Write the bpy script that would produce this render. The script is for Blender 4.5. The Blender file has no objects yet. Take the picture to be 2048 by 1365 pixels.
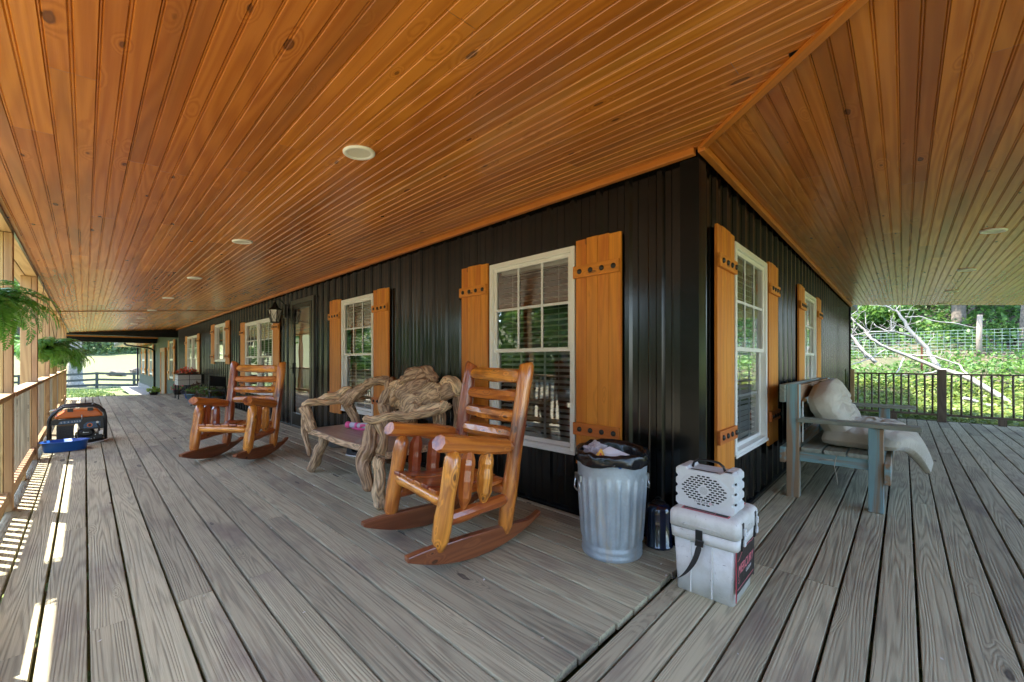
import bpy, math, random
import numpy as np
from mathutils import Vector, Matrix, noise as mn
random.seed(7); rs = np.random.RandomState(11)
R = math.radians
SC = bpy.context.scene
# ------------------------------------------------------------------ camera, light, exposure
EYE = Vector((.903, -2.5705, 1.15))
cam_d = bpy.data.cameras.new('camera'); cam = bpy.data.objects.new('camera', cam_d)
SC.collection.objects.link(cam); SC.camera = cam
cam.location = EYE; cam.rotation_euler = (R(90), 0, R(43.76))
cam_d.sensor_width = 36; cam_d.lens = 817.7/2048*36; cam_d.shift_y = 40.5/2048
cam_d.clip_start = .02; cam_d.clip_end = 2000
SUN = Vector((-.354, -.23, 1)).normalized()
w = bpy.data.worlds.new('World'); SC.world = w; w.use_nodes = True
nt = w.node_tree; bg = nt.nodes['Background']
sky = nt.nodes.new('ShaderNodeTexSky'); sky.sky_type = 'NISHITA'; sky.sun_disc = False
sky.sun_elevation = math.asin(SUN.z); sky.sun_rotation = math.atan2(SUN.x, SUN.y) % (2*math.pi)
nt.links.new(sky.outputs[0], bg.inputs[0]); bg.inputs[1].default_value = .15
sl = bpy.data.lights.new('sun', 'SUN'); so = bpy.data.objects.new('sun', sl); SC.collection.objects.link(so)
sl.energy = 2.3; sl.angle = R(.5); sl.color = (1, .95, .86)
so.rotation_euler = SUN.to_track_quat('Z', 'Y').to_euler(); so.location = (-6, -4, 20)
SC.view_settings.view_transform = 'Standard'; SC.view_settings.look = 'None'
SC.view_settings.exposure = 3.15; SC.view_settings.gamma = 1; SC.view_settings.use_curve_mapping = False
SC.render.engine = 'CYCLES'; cy = SC.cycles
cy.use_denoising = True; cy.max_bounces = 10; cy.diffuse_bounces = 5; cy.glossy_bounces = 4
cy.transparent_max_bounces = 12; cy.transmission_bounces = 4
cy.sample_clamp_indirect = 6; cy.use_adaptive_sampling = True; cy.adaptive_threshold = .01
try: cy.denoiser = 'OPENIMAGEDENOISE'; cy.denoising_prefilter = 'ACCURATE'
except Exception: pass
cy.caustics_reflective = False; cy.caustics_refractive = False

# ------------------------------------------------------------------ materials
MATS = {}
def newmat(name):
    m = bpy.data.materials.new(name); m.use_nodes = True; MATS[name] = m
    return m, m.node_tree, m.node_tree.nodes['Principled BSDF']
def N(t, kind, **kw):
    n = t.nodes.new(kind)
    for k, v in kw.items():
        if k[0] == 'i' and k[1:].isdigit(): n.inputs[int(k[1:])].default_value = v
        else: setattr(n, k, v)
    return n
def L(t, a, b): t.links.new(a, b)
def math_(t, op, a, b=None, clamp=False):
    n = t.nodes.new('ShaderNodeMath'); n.operation = op; n.use_clamp = clamp
    for i, v in enumerate((a, b)):
        if v is None: continue
        if isinstance(v, (int, float)): n.inputs[i].default_value = v
        else: L(t, v, n.inputs[i])
    return n.outputs[0]
def mix_(t, fac, a, b, kind='MIX'):
    n = t.nodes.new('ShaderNodeMix'); n.data_type = 'RGBA'; n.blend_type = kind
    for i, v in ((0, fac), (6, a), (7, b)):
        if isinstance(v, (int, float)): n.inputs[i].default_value = v
        elif isinstance(v, tuple): n.inputs[i].default_value = (*v[:3], 1)
        else: L(t, v, n.inputs[i])
    return n.outputs[2]
def scaled(t, vec, s):
    n = t.nodes.new('ShaderNodeVectorMath'); n.operation = 'MULTIPLY'; n.inputs[1].default_value = s
    L(t, vec, n.inputs[0]); return n.outputs[0]
def maprange(t, v, a, b, c=0., d=1.):
    n = t.nodes.new('ShaderNodeMapRange'); n.inputs[1].default_value = a; n.inputs[2].default_value = b
    n.inputs[3].default_value = c; n.inputs[4].default_value = d; L(t, v, n.inputs[0]); return n.outputs[0]
def noise_(t, vec, scale=1., detail=2., rough=.5, dist=0.):
    n = t.nodes.new('ShaderNodeTexNoise'); n.inputs['Scale'].default_value = scale; n.inputs['Detail'].default_value = detail
    n.inputs['Roughness'].default_value = rough; n.inputs['Distortion'].default_value = dist
    L(t, vec, n.inputs['Vector']); return n.outputs[0]
def bump_(t, b, h, strength=.3, dist=.01):
    n = t.nodes.new('ShaderNodeBump'); n.inputs['Strength'].default_value = strength; n.inputs['Distance'].default_value = dist
    L(t, h, n.inputs['Height']); L(t, n.outputs[0], b.inputs['Normal'])

def wood(name, light, dark, knotc=None, ring=7., st=(.45, 6, 6), kn=(3.2, 8, 2), kr=.15, kth=.45, rough=.6, bump=.3,
         coat=0., var=.25, hue=.0, fiber=.35, ringw=.6, patch=None, sharp=1.0, tone=None, kline=.8):
    m, t, b = newmat(name)
    gv = N(t, 'ShaderNodeAttribute', attribute_name='gv').outputs['Vector']
    rnd = N(t, 'ShaderNodeAttribute', attribute_name='rnd').outputs['Fac']
    n1 = noise_(t, scaled(t, gv, st), 1, 1.5, .45)
    if knotc:
        v = t.nodes.new('ShaderNodeTexVoronoi'); v.feature = 'F1'; v.inputs['Scale'].default_value = 1
        wob = noise_(t, scaled(t, gv, (14, 30, 30)), 1, 2)
        L(t, scaled(t, gv, kn), v.inputs['Vector'])
        sep = t.nodes.new('ShaderNodeSeparateColor'); L(t, v.outputs['Color'], sep.inputs[0])
        keep = math_(t, 'GREATER_THAN', sep.outputs[0], kth)
        siz = maprange(t, sep.outputs[1], 0, 1, .28, 1.15)
        dd = math_(t, 'DIVIDE', math_(t, 'ADD', v.outputs['Distance'], math_(t, 'MULTIPLY', math_(t, 'SUBTRACT', wob, .5), .12)), siz)
        near = math_(t, 'MULTIPLY', maprange(t, dd, kr*.7, kr*3.4, 1, 0), keep)
        n1 = math_(t, 'ADD', n1, math_(t, 'MULTIPLY', near, .22))
        kmask = math_(t, 'MULTIPLY', maprange(t, dd, kr*.75, kr, 1, 0), keep)
        kring = math_(t, 'MULTIPLY', maprange(t, math_(t, 'ABSOLUTE', math_(t, 'SUBTRACT', dd, kr*.9)), 0, kr*.28, 1, 0), keep)
    sn = math_(t, 'SINE', math_(t, 'MULTIPLY', n1, ring*6.283*2))
    s01 = maprange(t, sn, -1, 1)
    if sharp != 1: s01 = math_(t, 'POWER', s01, sharp)
    fib = noise_(t, scaled(t, gv, (2.5, 110, 110)), 1, 3, .6)
    low = noise_(t, scaled(t, gv, (.8, 3, 3)), 1, 2)
    f = math_(t, 'ADD', math_(t, 'MULTIPLY', s01, ringw), math_(t, 'MULTIPLY', math_(t, 'SUBTRACT', fib, .5), fiber*2.2), clamp=True)
    f = math_(t, 'ADD', f, math_(t, 'MULTIPLY', math_(t, 'SUBTRACT', low, .5), .5), clamp=True)
    col = mix_(t, f, light, dark)
    if patch:
        pn = noise_(t, scaled(t, gv, patch[1]), 1, 4, .6)
        col = mix_(t, maprange(t, pn, patch[2], patch[3]), col, patch[0])
    if tone: col = mix_(t, maprange(t, rnd, tone[1], tone[2], tone[3], 0), col, tone[0])
    if knotc:
        col = mix_(t, math_(t, 'MULTIPLY', kmask, .75), col, knotc)
        col = mix_(t, math_(t, 'MULTIPLY', kring, kline), col, tuple(c*.35 for c in knotc))
    hs = t.nodes.new('ShaderNodeHueSaturation'); L(t, col, hs.inputs['Color'])
    L(t, maprange(t, rnd, 0, 1, 1-var, 1+var), hs.inputs['Value'])
    L(t, maprange(t, rnd, 0, 1, .5-hue, .5+hue), hs.inputs['Hue'])
    L(t, hs.outputs[0], b.inputs['Base Color'])
    b.inputs['Roughness'].default_value = rough
    if coat:
        b.inputs['Coat Weight'].default_value = coat; b.inputs['Coat Roughness'].default_value = .12
    h = math_(t, 'ADD', math_(t, 'MULTIPLY', math_(t, 'SUBTRACT', 1, s01), .5), fib)
    bump_(t, b, h, bump, .004)
    return m
wood('deck_wood', (.45, .405, .265), (.125, .112, .072), (.11, .09, .07), ring=11, st=(.34, 8.5, 8.5), kn=(1.6, 7, 1), kr=.12, kth=.6, rough=.8, bump=.6, var=.2, hue=.003, fiber=.62, ringw=.42, sharp=1.7, patch=((.22, .18, .135), (1.2, 3, 3), .52, .75))
wood('ceiling_wood', (.54, .178, .025), (.37, .100, .011), (.10, .03, .008), ring=6, st=(.35, 6, 6), kn=(3.4, 8.5, 1), kr=.11, kth=.36, rough=.27, bump=.08, var=.2, hue=.005, fiber=.3, ringw=.6, kline=.6, patch=((.32, .115, .022), (.45, 5, 5), .50, .74))
wood('shutter_wood', (.66, .24, .026), (.45, .14, .013), (.20, .06, .01), ring=5, st=(.4, 6, 6), kn=(2.5, 8, 1), kr=.12, kth=.5, rough=.5, bump=.25, var=.13, hue=.008, fiber=.75, ringw=.5, patch=((.50, .13, .016), (1.0, 7, 7), .48, .66))
wood('trim_wood', (.58, .19, .026), (.44, .13, .016), None, rough=.45, bump=.1, var=.1)
wood('cedar_log', (.74, .27, .040), (.33, .075, .012), (.05, .012, .004), ring=4.2, st=(.9, 8, 8), kn=(8, 17, 17), kr=.17, kth=.30, rough=.3, bump=.25, coat=.7, var=.28, hue=.014, fiber=.5, ringw=.6, tone=((.30, .055, .014), .2, .55, .75), kline=.4, patch=((.15, .035, .012), (2.0, 8, 8), .52, .66))
wood('cedar_plank', (.27, .085, .030), (.15, .040, .015), (.05, .015, .006), ring=5, st=(.7, 7, 7), kn=(5, 10, 10), kr=.14, kth=.6, rough=.3, bump=.1, coat=.5, var=.12, fiber=.3)
wood('post_wood', (.54, .35, .17), (.36, .20, .09), (.2, .1, .05), ring=5, rough=.65, bump=.25, var=.14, hue=.01, fiber=.4, kth=.6)
wood('rail_dark', (.17, .12, .075), (.09, .06, .04), (.04, .03, .02), rough=.7, bump=.3, var=.2)  # dark tone; on the end railing it holds the backlit shade
wood('blue_wood', (.25, .42, .46), (.17, .32, .36), (.10, .1, .09), ring=5, rough=.62, bump=.3, var=.12, fiber=.4, ringw=.3, patch=((.33, .22, .13), (.7, 13, 13), .46, .58))
wood('arm_wood', (.34, .37, .31), (.20, .23, .20), (.10, .1, .09), ring=5, rough=.65, bump=.3, var=.12, fiber=.4)
wood('brown_wood', (.40, .24, .13), (.25, .14, .07), None, rough=.6, bump=.2)
wood('driftwood', (.68, .46, .27), (.14, .075, .042), (.06, .035, .02), ring=4.5, st=(2.2, 13, 13), kn=(5, 9, 9), kr=.12, kth=.6, rough=.68, bump=1.0, var=.34, hue=.008, fiber=.6, ringw=.7)
wood('slab_wood', (.36, .25, .18), (.22, .14, .10), (.1, .06, .04), ring=4, rough=.34, bump=.15, var=.08, coat=.15)
wood('crate_wood', (.62, .60, .54), (.45, .42, .36), None, rough=.7, var=.08)
wood('white_bark', (.36, .34, .31), (.20, .17, .15), None, ring=2, rough=.8, bump=.4, var=.1)
wood('old_post', (.28, .23, .17), (.17, .13, .10), (.2, .15, .1), rough=.8, bump=.4, var=.1)
wood('dark_board', (.055, .065, .06), (.03, .036, .034), None, rough=.6, var=.15)

def plain(name, col, rough=.5, metal=0., coat=0., nz=0., nscale=20., spec=None, bump=0.):
    m, t, b = newmat(name)
    b.inputs['Base Color'].default_value = (*col, 1); b.inputs['Roughness'].default_value = rough
    b.inputs['Metallic'].default_value = metal
    if coat: b.inputs['Coat Weight'].default_value = coat; b.inputs['Coat Roughness'].default_value = .06
    if spec is not None: b.inputs['Specular IOR Level'].default_value = spec
    if nz:
        tc = N(t, 'ShaderNodeTexCoord').outputs['Object']
        n = noise_(t, tc, nscale, 5, .65)
        L(t, mix_(t, maprange(t, n, .38, .66), tuple(c*(1-nz) for c in col), tuple(min(1, c*(1+nz*.6)) for c in col)), b.inputs['Base Color'])
        L(t, maprange(t, n, .3, .7, rough*.8, min(1, rough*1.25)), b.inputs['Roughness'])
        if bump: bump_(t, b, n, bump, .004)
    return m
plain('siding_metal', (.003, .0028, .0026), .2, spec=.5)
plain('siding_green', (.10, .115, .095), .45, nz=.1, nscale=3)
plain('black_trim', (.003, .003, .003), .25, spec=.25)
plain('vinyl', (.80, .80, .76), .35)
plain('vinyl_grey', (.70, .71, .70), .4)
plain('blind', (.80, .77, .70), .5)
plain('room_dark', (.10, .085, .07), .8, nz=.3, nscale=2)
plain('iron', (.016, .015, .014), .42, metal=.4, nz=.2)
plain('bolt', (.02, .019, .018), .35, metal=.3)
plain('rust', (.16, .05, .025), .8, nz=.3)
plain('steel', (.55, .56, .57), .32, metal=1)
plain('bronze', (.045, .042, .036), .3, metal=.3)
plain('white_plastic', (.66, .69, .70), .4, nz=.03, nscale=40)
plain('black_plastic', (.014, .014, .015), .35)
plain('black_rubber', (.02, .02, .02), .6)
plain('slot_black', (.004, .004, .004), .8)
plain('orange_paint', (.75, .16, .015), .3, coat=.4)
plain('blue_plastic', (.015, .11, .46), .35)
wood('grey_pine', (.40, .34, .25), (.22, .18, .13), (.1, .08, .05), rough=.8, bump=.5, var=.22)
plain('navy_gloss', (.006, .010, .030), .12, coat=.8)
plain('teal_tub', (.09, .16, .18), .5, nz=.15)
plain('liner', (.010, .010, .012), .16, nz=.3, nscale=30, bump=.6)
plain('foam_white', (.78, .76, .78), .6)
plain('pale_film', (.50, .44, .46), .25, nz=.25, nscale=25, bump=.5)
plain('carton', (.85, .40, .03), .5)
plain('pink', (.80, .12, .34), .4)
plain('lilac', (.62, .62, .78), .4)
plain('red_line', (.62, .06, .09), .45)
plain('pink_line', (.80, .22, .26), .45)
plain('label_black', (.022, .019, .018), .45, nz=.15)
plain('silver_panel', (.05, .12, .22), .35, nz=.4, nscale=60)
plain('lamp_white', (.80, .79, .74), .45)
plain('lens_white', (.72, .69, .60), .25)
plain('petal_red', (.70, .035, .02), .6)
plain('petal_orange', (.80, .16, .02), .6)
plain('petal_pink', (.75, .06, .12), .6)
plain('soil', (.03, .02, .014), .95)
plain('fence_wire', (.30, .38, .34), .5)
plain('concrete', (.20, .19, .165), .85, nz=.15, nscale=4)
plain('roofing', (.05, .05, .05), .5)
plain('bark', (.17, .135, .10), .9, nz=.45, nscale=9, bump=.8)
plain('bark_light', (.34, .31, .27), .9, nz=.4, nscale=7, bump=.8)
plain('rock', (.20, .19, .18), .85, nz=.4, nscale=12)
def galv():
    m, t, b = newmat('galvanized')
    tc = N(t, 'ShaderNodeTexCoord').outputs['Object']
    v = t.nodes.new('ShaderNodeTexVoronoi'); v.inputs['Scale'].default_value = 60; L(t, tc, v.inputs['Vector'])
    n = noise_(t, tc, 5, 5, .7); drip = noise_(t, scaled(t, tc, (16, 16, 2.5)), 1, 3)
    c = mix_(t, maprange(t, n, .3, .7), (.40, .50, .58), (.62, .72, .78))
    c = mix_(t, math_(t, 'MULTIPLY', v.outputs['Distance'], .5), c, (.42, .48, .53))
    c = mix_(t, maprange(t, drip, .6, .75), c, (.60, .60, .56))
    L(t, c, b.inputs['Base Color']); b.inputs['Metallic'].default_value = .55
    L(t, maprange(t, n, .3, .7, .34, .55), b.inputs['Roughness']); bump_(t, b, n, .12, .006)
galv()
def cooler_m():
    m, t, b = newmat('cooler_plastic')
    tc = N(t, 'ShaderNodeTexCoord').outputs['Object']
    n = noise_(t, tc, 6, 6, .7); s = noise_(t, scaled(t, tc, (14, 14, 60)), 1, 6, .75); s2 = noise_(t, scaled(t, tc, (60, 60, 9)), 1, 5, .7)
    c = mix_(t, maprange(t, n, .45, .72), (.76, .76, .73), (.58, .57, .52))
    c = mix_(t, maprange(t, s, .62, .68), c, (.30, .28, .25))
    c = mix_(t, maprange(t, s2, .66, .70), c, (.33, .30, .27))
    L(t, c, b.inputs['Base Color']); b.inputs['Roughness'].default_value = .5; bump_(t, b, n, .1, .004)
cooler_m()
def fabric():
    m, t, b = newmat('cushion_fabric')
    tc = N(t, 'ShaderNodeTexCoord').outputs['Object']
    n = noise_(t, tc, 5, 4, .6); wv = noise_(t, tc, 380, 1); cr = noise_(t, scaled(t, tc, (22, 26, 22)), 1, 3, .55, .6)
    L(t, mix_(t, maprange(t, n, .35, .65), (.42, .375, .29), (.50, .45, .36)), b.inputs['Base Color'])
    b.inputs['Roughness'].default_value = .9; b.inputs['Sheen Weight'].default_value = .25
    bump_(t, b, math_(t, 'ADD', math_(t, 'MULTIPLY', wv, .15), cr), .5, .014)
fabric()
def glass():
    m = bpy.data.materials.new('window_glass'); m.use_nodes = True; MATS['window_glass'] = m
    t = m.node_tree; t.nodes.remove(t.nodes['Principled BSDF']); out = t.nodes['Material Output']
    tr = t.nodes.new('ShaderNodeBsdfTransparent'); tr.inputs[0].default_value = (.93, .94, .93, 1)
    gl = t.nodes.new('ShaderNodeBsdfGlossy'); gl.inputs['Roughness'].default_value = .004
    fr = t.nodes.new('ShaderNodeFresnel'); fr.inputs[0].default_value = 2.0
    mx = t.nodes.new('ShaderNodeMixShader')
    tc = N(t, 'ShaderNodeTexCoord').outputs['Object']; n = noise_(t, tc, 1.6, 1)
    bp = t.nodes.new('ShaderNodeBump'); bp.inputs['Strength'].default_value = .04; bp.inputs['Distance'].default_value = .05
    L(t, n, bp.inputs['Height']); L(t, bp.outputs[0], gl.inputs['Normal'])
    L(t, math_(t, 'MULTIPLY', fr.outputs[0], 1.5, clamp=True), mx.inputs[0])
    L(t, tr.outputs[0], mx.inputs[1]); L(t, gl.outputs[0], mx.inputs[2]); L(t, mx.outputs[0], out.inputs[0])
glass()
def leafm(name, c1, c2, trans=.35, rough=.5):
    m, t, b = newmat(name)
    rnd = N(t, 'ShaderNodeAttribute', attribute_name='rnd').outputs['Fac']
    col = mix_(t, rnd, c1, c2)
    L(t, col, b.inputs['Base Color']); b.inputs['Roughness'].default_value = rough
    out = t.nodes['Material Output']; tl = t.nodes.new('ShaderNodeBsdfTranslucent')
    hs = t.nodes.new('ShaderNodeHueSaturation'); hs.inputs['Hue'].default_value = .485; hs.inputs['Value'].default_value = 1.4
    L(t, col, hs.inputs['Color']); L(t, hs.outputs[0], tl.inputs[0])
    mx = t.nodes.new('ShaderNodeMixShader'); mx.inputs[0].default_value = trans
    L(t, b.outputs[0], mx.inputs[1]); L(t, tl.outputs[0], mx.inputs[2]); L(t, mx.outputs[0], out.inputs[0])
leafm('leaf_fern', (.045, .17, .025), (.14, .34, .05))
leafm('leaf_ground', (.07, .14, .018), (.28, .34, .085))
leafm('leaf_hill', (.04, .12, .022), (.14, .26, .05))
leafm('leaf_tree', (.035, .10, .018), (.13, .24, .04))
leafm('leaf_far', (.05, .10, .025), (.15, .22, .07))
leafm('leaf_lime', (.16, .28, .03), (.38, .50, .08))
leafm('leaf_pot', (.06, .14, .03), (.20, .30, .07))
leafm('leaf_bronze', (.09, .05, .03), (.20, .12, .07), trans=.15)
leafm('leaf_slate', (.05, .055, .065), (.12, .12, .15), trans=.1)
def ground_m():
    m, t, b = newmat('ground_soil')
    tc = N(t, 'ShaderNodeTexCoord').outputs['Object']
    n = noise_(t, tc, .5, 6, .6); f = noise_(t, tc, 9, 6, .7); s = t.nodes.new('ShaderNodeSeparateXYZ'); L(t, tc, s.inputs[0])
    grass = mix_(t, maprange(t, f, .35, .65), (.10, .15, .03), (.20, .23, .07))
    dry = mix_(t, maprange(t, f, .35, .65), (.135, .125, .048), (.10, .11, .035))
    g = mix_(t, maprange(t, n, .46, .66), grass, dry)
    bounce_yard = math_(t, 'MULTIPLY', maprange(t, s.outputs[1], -3.6, -5), maprange(t, s.outputs[0], -24, -20))   # dry pale ground colour, added before the porch to bounce warm light in
    g = mix_(t, bounce_yard, g, mix_(t, f, (.40, .33, .22), (.27, .25, .14)))
    far = maprange(t, s.outputs[0], -41, -47)       # the pasture past the fence is drier and paler
    g = mix_(t, math_(t, 'MULTIPLY', far, .8), g, dry)
    earth = mix_(t, maprange(t, n, .4, .6), mix_(t, maprange(t, f, .3, .7), (.03, .05, .015), (.07, .10, .03)), mix_(t, maprange(t, f, .3, .7), (.06, .045, .03), (.17, .12, .085)))
    wood_side = math_(t, 'MULTIPLY', maprange(t, s.outputs[1], 9.5, 14), maprange(t, s.outputs[0], -16, -12))
    g = mix_(t, wood_side, g, earth)
    L(t, g, b.inputs['Base Color']); b.inputs['Roughness'].default_value = .95
    bump_(t, b, f, .6, .05)
ground_m()
M = MATS

# ------------------------------------------------------------------ mesh tools
class MB:
    def __init__(s): s.v = []; s.f = []; s.g = []; s.r = []; s.sm = []; s.mi = []
    def add(s, vs, fs, gv=None, rnd=None, smooth=False, mi=0):
        o = len(s.v); s.v += [tuple(p) for p in vs]
        if gv is None: gv = vs
        s.g += [tuple(p) for p in gv]
        if rnd is None: rnd = random.random()
        for f in fs:
            s.f.append([o+i for i in f]); s.r.append(rnd); s.sm.append(smooth); s.mi.append(mi)
        return s
    def hexa(s, c, gv=None, rnd=None, mi=0):
        return s.add(c, [(0, 3, 2, 1), (4, 5, 6, 7), (0, 1, 5, 4), (1, 2, 6, 5), (2, 3, 7, 6), (3, 0, 4, 7)], gv, rnd, False, mi)
    def box(s, x0, y0, z0, x1, y1, z1, rnd=None, mi=0, axis=None):
        c = [(x0, y0, z0), (x1, y0, z0), (x1, y1, z0), (x0, y1, z0), (x0, y0, z1), (x1, y0, z1), (x1, y1, z1), (x0, y1, z1)]
        d = (abs(x1-x0), abs(y1-y0), abs(z1-z0))
        a = axis if axis is not None else d.index(max(d))
        o = sorted([i for i in range(3) if i != a], key=lambda i: -d[i]); idx = [a]+o
        m = ((x0+x1)/2, (y0+y1)/2, (z0+z1)/2); of = (random.uniform(0, 90), random.uniform(0, 90), random.uniform(0, 90))
        gv = [tuple(p[i]-m[i]+of[k] for k, i in enumerate(idx)) for p in c]
        return s.hexa(c, gv, rnd, mi)
    def obox(s, c, ex, ey, ez, rnd=None, mi=0):
        c = Vector(c); ex, ey, ez = Vector(ex), Vector(ey), Vector(ez); pts = []; gv = []
        of = [random.uniform(0, 90) for _ in range(3)]; ls = (ex.length, ey.length, ez.length)
        o = sorted(range(3), key=lambda i: -ls[i])
        for k in (-1, 1):
            for i, j in ((-1, -1), (1, -1), (1, 1), (-1, 1)):
                pts.append(c+ex*i+ey*j+ez*k); q = (i*ls[0], j*ls[1], k*ls[2]); gv.append(tuple(q[o[a]]+of[a] for a in range(3)))
        return s.hexa(pts, gv, rnd, mi)
    def tube(s, pts, rad, n=12, rnd=None, mi=0, smooth=True, wob=0., caps=True, flat=1., up=None, seed=0., freq=6., groove=0.):
        pts = [Vector(p) for p in pts]; k = len(pts)
        if not hasattr(rad, '__len__'): rad = [rad]*k
        vs = []; gv = []; of = [random.uniform(0, 90) for _ in range(3)]
        t0 = (pts[1]-pts[0]).normalized()
        u = Vector(up) if up else (Vector((0, 0, 1)) if abs(t0.z) < .9 else Vector((1, 0, 0)))
        u = (u-t0*u.dot(t0)).normalized(); ln = 0
        for i, p in enumerate(pts):
            if i == 0: t = t0
            elif i == k-1: t = (pts[-1]-pts[-2]).normalized()
            else: t = (pts[i+1]-pts[i-1]).normalized()
            if i: ln += (pts[i]-pts[i-1]).length
            u = (u-t*u.dot(t)).normalized(); b = t.cross(u)
            for j in range(n):
                a = 2*math.pi*j/n; r = rad[i]
                if wob:
                    r *= 1+wob*mn.noise(Vector((math.cos(a)*2.2+seed, math.sin(a)*2.2, ln*freq)))
                if groove:
                    q = Vector((math.cos(a)*3.4+seed*3, math.sin(a)*3.4, ln*3.2)); r *= 1-groove*(1-min(1, abs(mn.noise(q))*4.5))**2-.5*groove*(1-min(1, abs(mn.noise(q*2.3))*4))
                d = u*(math.cos(a)*r*flat)+b*(math.sin(a)*r)
                vs.append(p+d); gv.append((ln+of[0], math.cos(a)*r*flat+of[1], math.sin(a)*r+of[2]))
        fs = []
        for i in range(k-1):
            for j in range(n):
                fs.append((i*n+j, i*n+(j+1) % n, (i+1)*n+(j+1) % n, (i+1)*n+j))
        rnd = random.random() if rnd is None else rnd
        s.add(vs, fs, gv, rnd, smooth, mi)
        if caps:
            o = len(s.v)-len(vs)
            for ring, rev in ((0, True), (k-1, False)):
                idx = [o+ring*n+j for j in range(n)]
                if rev: idx = idx[::-1]
                s.f.append(idx); s.r.append(rnd); s.sm.append(False); s.mi.append(mi)
        return s
    def lathe(s, prof, n=32, c=(0, 0, 0), rnd=None, mi=0, smooth=True, fn=None, close=False):
        vs = []; k = len(prof)
        for i, (r, z) in enumerate(prof):
            for j in range(n):
                a = 2*math.pi*j/n; rr = r*(fn(a, z, i) if fn else 1)
                vs.append((c[0]+rr*math.cos(a), c[1]+rr*math.sin(a), c[2]+z))
        fs = [(i*n+j, i*n+(j+1) % n, (i+1)*n+(j+1) % n, (i+1)*n+j) for i in range(k-1) for j in range(n)]
        if close: fs += [tuple(range(n))[::-1], tuple((k-1)*n+j for j in range(n))]
        return s.add(vs, fs, None, rnd, smooth, mi)
    def prism(s, poly, a, b, axis='y', rnd=None, mi=0, smooth=False, gaxis=0):
        # poly: list of 2-D points, extruded from a to b along the axis
        def P(p, h):
            return {'y': (p[0], h, p[1]), 'x': (h, p[0], p[1]), 'z': (p[0], p[1], h)}[axis]
        n = len(poly); vs = [P(p, a) for p in poly]+[P(p, b) for p in poly]
        of = [random.uniform(0, 90) for _ in range(3)]
        gv = [(p[0]+of[0], p[1]+of[1], of[2]) for p in poly]+[(p[0]+of[0], p[1]+of[1], of[2]+b-a) for p in poly]
        if gaxis: gv = [(g[gaxis], g[0], g[2]) for g in gv]
        fs = [tuple(range(n)), tuple(range(2*n-1, n-1, -1))]+[(i, i+n, (i+1) % n+n, (i+1) % n) for i in range(n)]
        return s.add(vs, fs, gv, rnd, smooth, mi)
    def build(s, name, mats, parent=None, bevel=0, loc=None, seg=2, world=False):
        me = bpy.data.meshes.new(name); me.from_pydata(s.v, [], s.f)
        for m in (mats if isinstance(mats, (list, tuple)) else [mats]): me.materials.append(M[m] if isinstance(m, str) else m)
        me.polygons.foreach_set('use_smooth', s.sm); me.polygons.foreach_set('material_index', s.mi)
        a = me.attributes.new('gv', 'FLOAT_VECTOR', 'POINT'); a.data.foreach_set('vector', [x for p in s.g for x in p])
        a = me.attributes.new('rnd', 'FLOAT', 'FACE'); a.data.foreach_set('value', s.r)
        me.validate(); me.update()
        o = bpy.data.objects.new(name, me); SC.collection.objects.link(o)
        if parent is not None:
            o.parent = parent
            if world:                                    # vertices are in world space: undo the parent's place
                q = parent; off = Vector((0, 0, 0))
                while q is not None: off += Vector(q.location); q = q.parent
                o.location = -off
        if loc is not None: o.location = loc
        if bevel:
            b = o.modifiers.new('bevel', 'BEVEL'); b.width = bevel; b.segments = seg; b.limit_method = 'ANGLE'; b.angle_limit = R(40)
            b.harden_normals = False
        return o
def tag(o, label=None, cat=None, group=None, kind=None):
    if label: o['label'] = label
    if cat: o['category'] = cat
    if group: o['group'] = group
    if kind: o['kind'] = kind
    return o
def empty(name, loc=(0, 0, 0), rz=0, label=None, cat=None, group=None):
    o = bpy.data.objects.new(name, None); SC.collection.objects.link(o); o.location = loc; o.rotation_euler = (0, 0, rz)
    o.empty_display_size = .1
    return tag(o, label, cat, group)
def copy_tree(o, parent=None, label=None, loc=None, rz=None, scale=None):
    c = o.copy(); SC.collection.objects.link(c)
    c.parent = parent
    if label: c['label'] = label
    if loc is not None: c.location = loc
    if rz is not None: c.rotation_euler = (0, 0, rz)
    if scale is not None: c.scale = scale
    for ch in list(o.children): copy_tree(ch, c)
    return c
def text_obj(name, txt, size, mat, parent, loc, rot, shear=0., ext=.0006, sx=1., bold=0.):
    cu = bpy.data.curves.new(name, 'FONT'); cu.body = txt; cu.size = size; cu.extrude = ext; cu.shear = shear; cu.offset = bold
    cu.align_x = 'CENTER'; cu.align_y = 'CENTER'
    tmp = bpy.data.objects.new(name, cu); SC.collection.objects.link(tmp)
    bpy.context.view_layer.update()
    me = bpy.data.meshes.new_from_object(tmp.evaluated_get(bpy.context.evaluated_depsgraph_get()))
    bpy.data.objects.remove(tmp); me.name = name
    me.materials.clear(); me.materials.append(M[mat])
    o = bpy.data.objects.new(name, me); SC.collection.objects.link(o); o.parent = parent; o.location = loc; o.rotation_euler = rot; o.scale = (sx, 1, 1)
    return o
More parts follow.
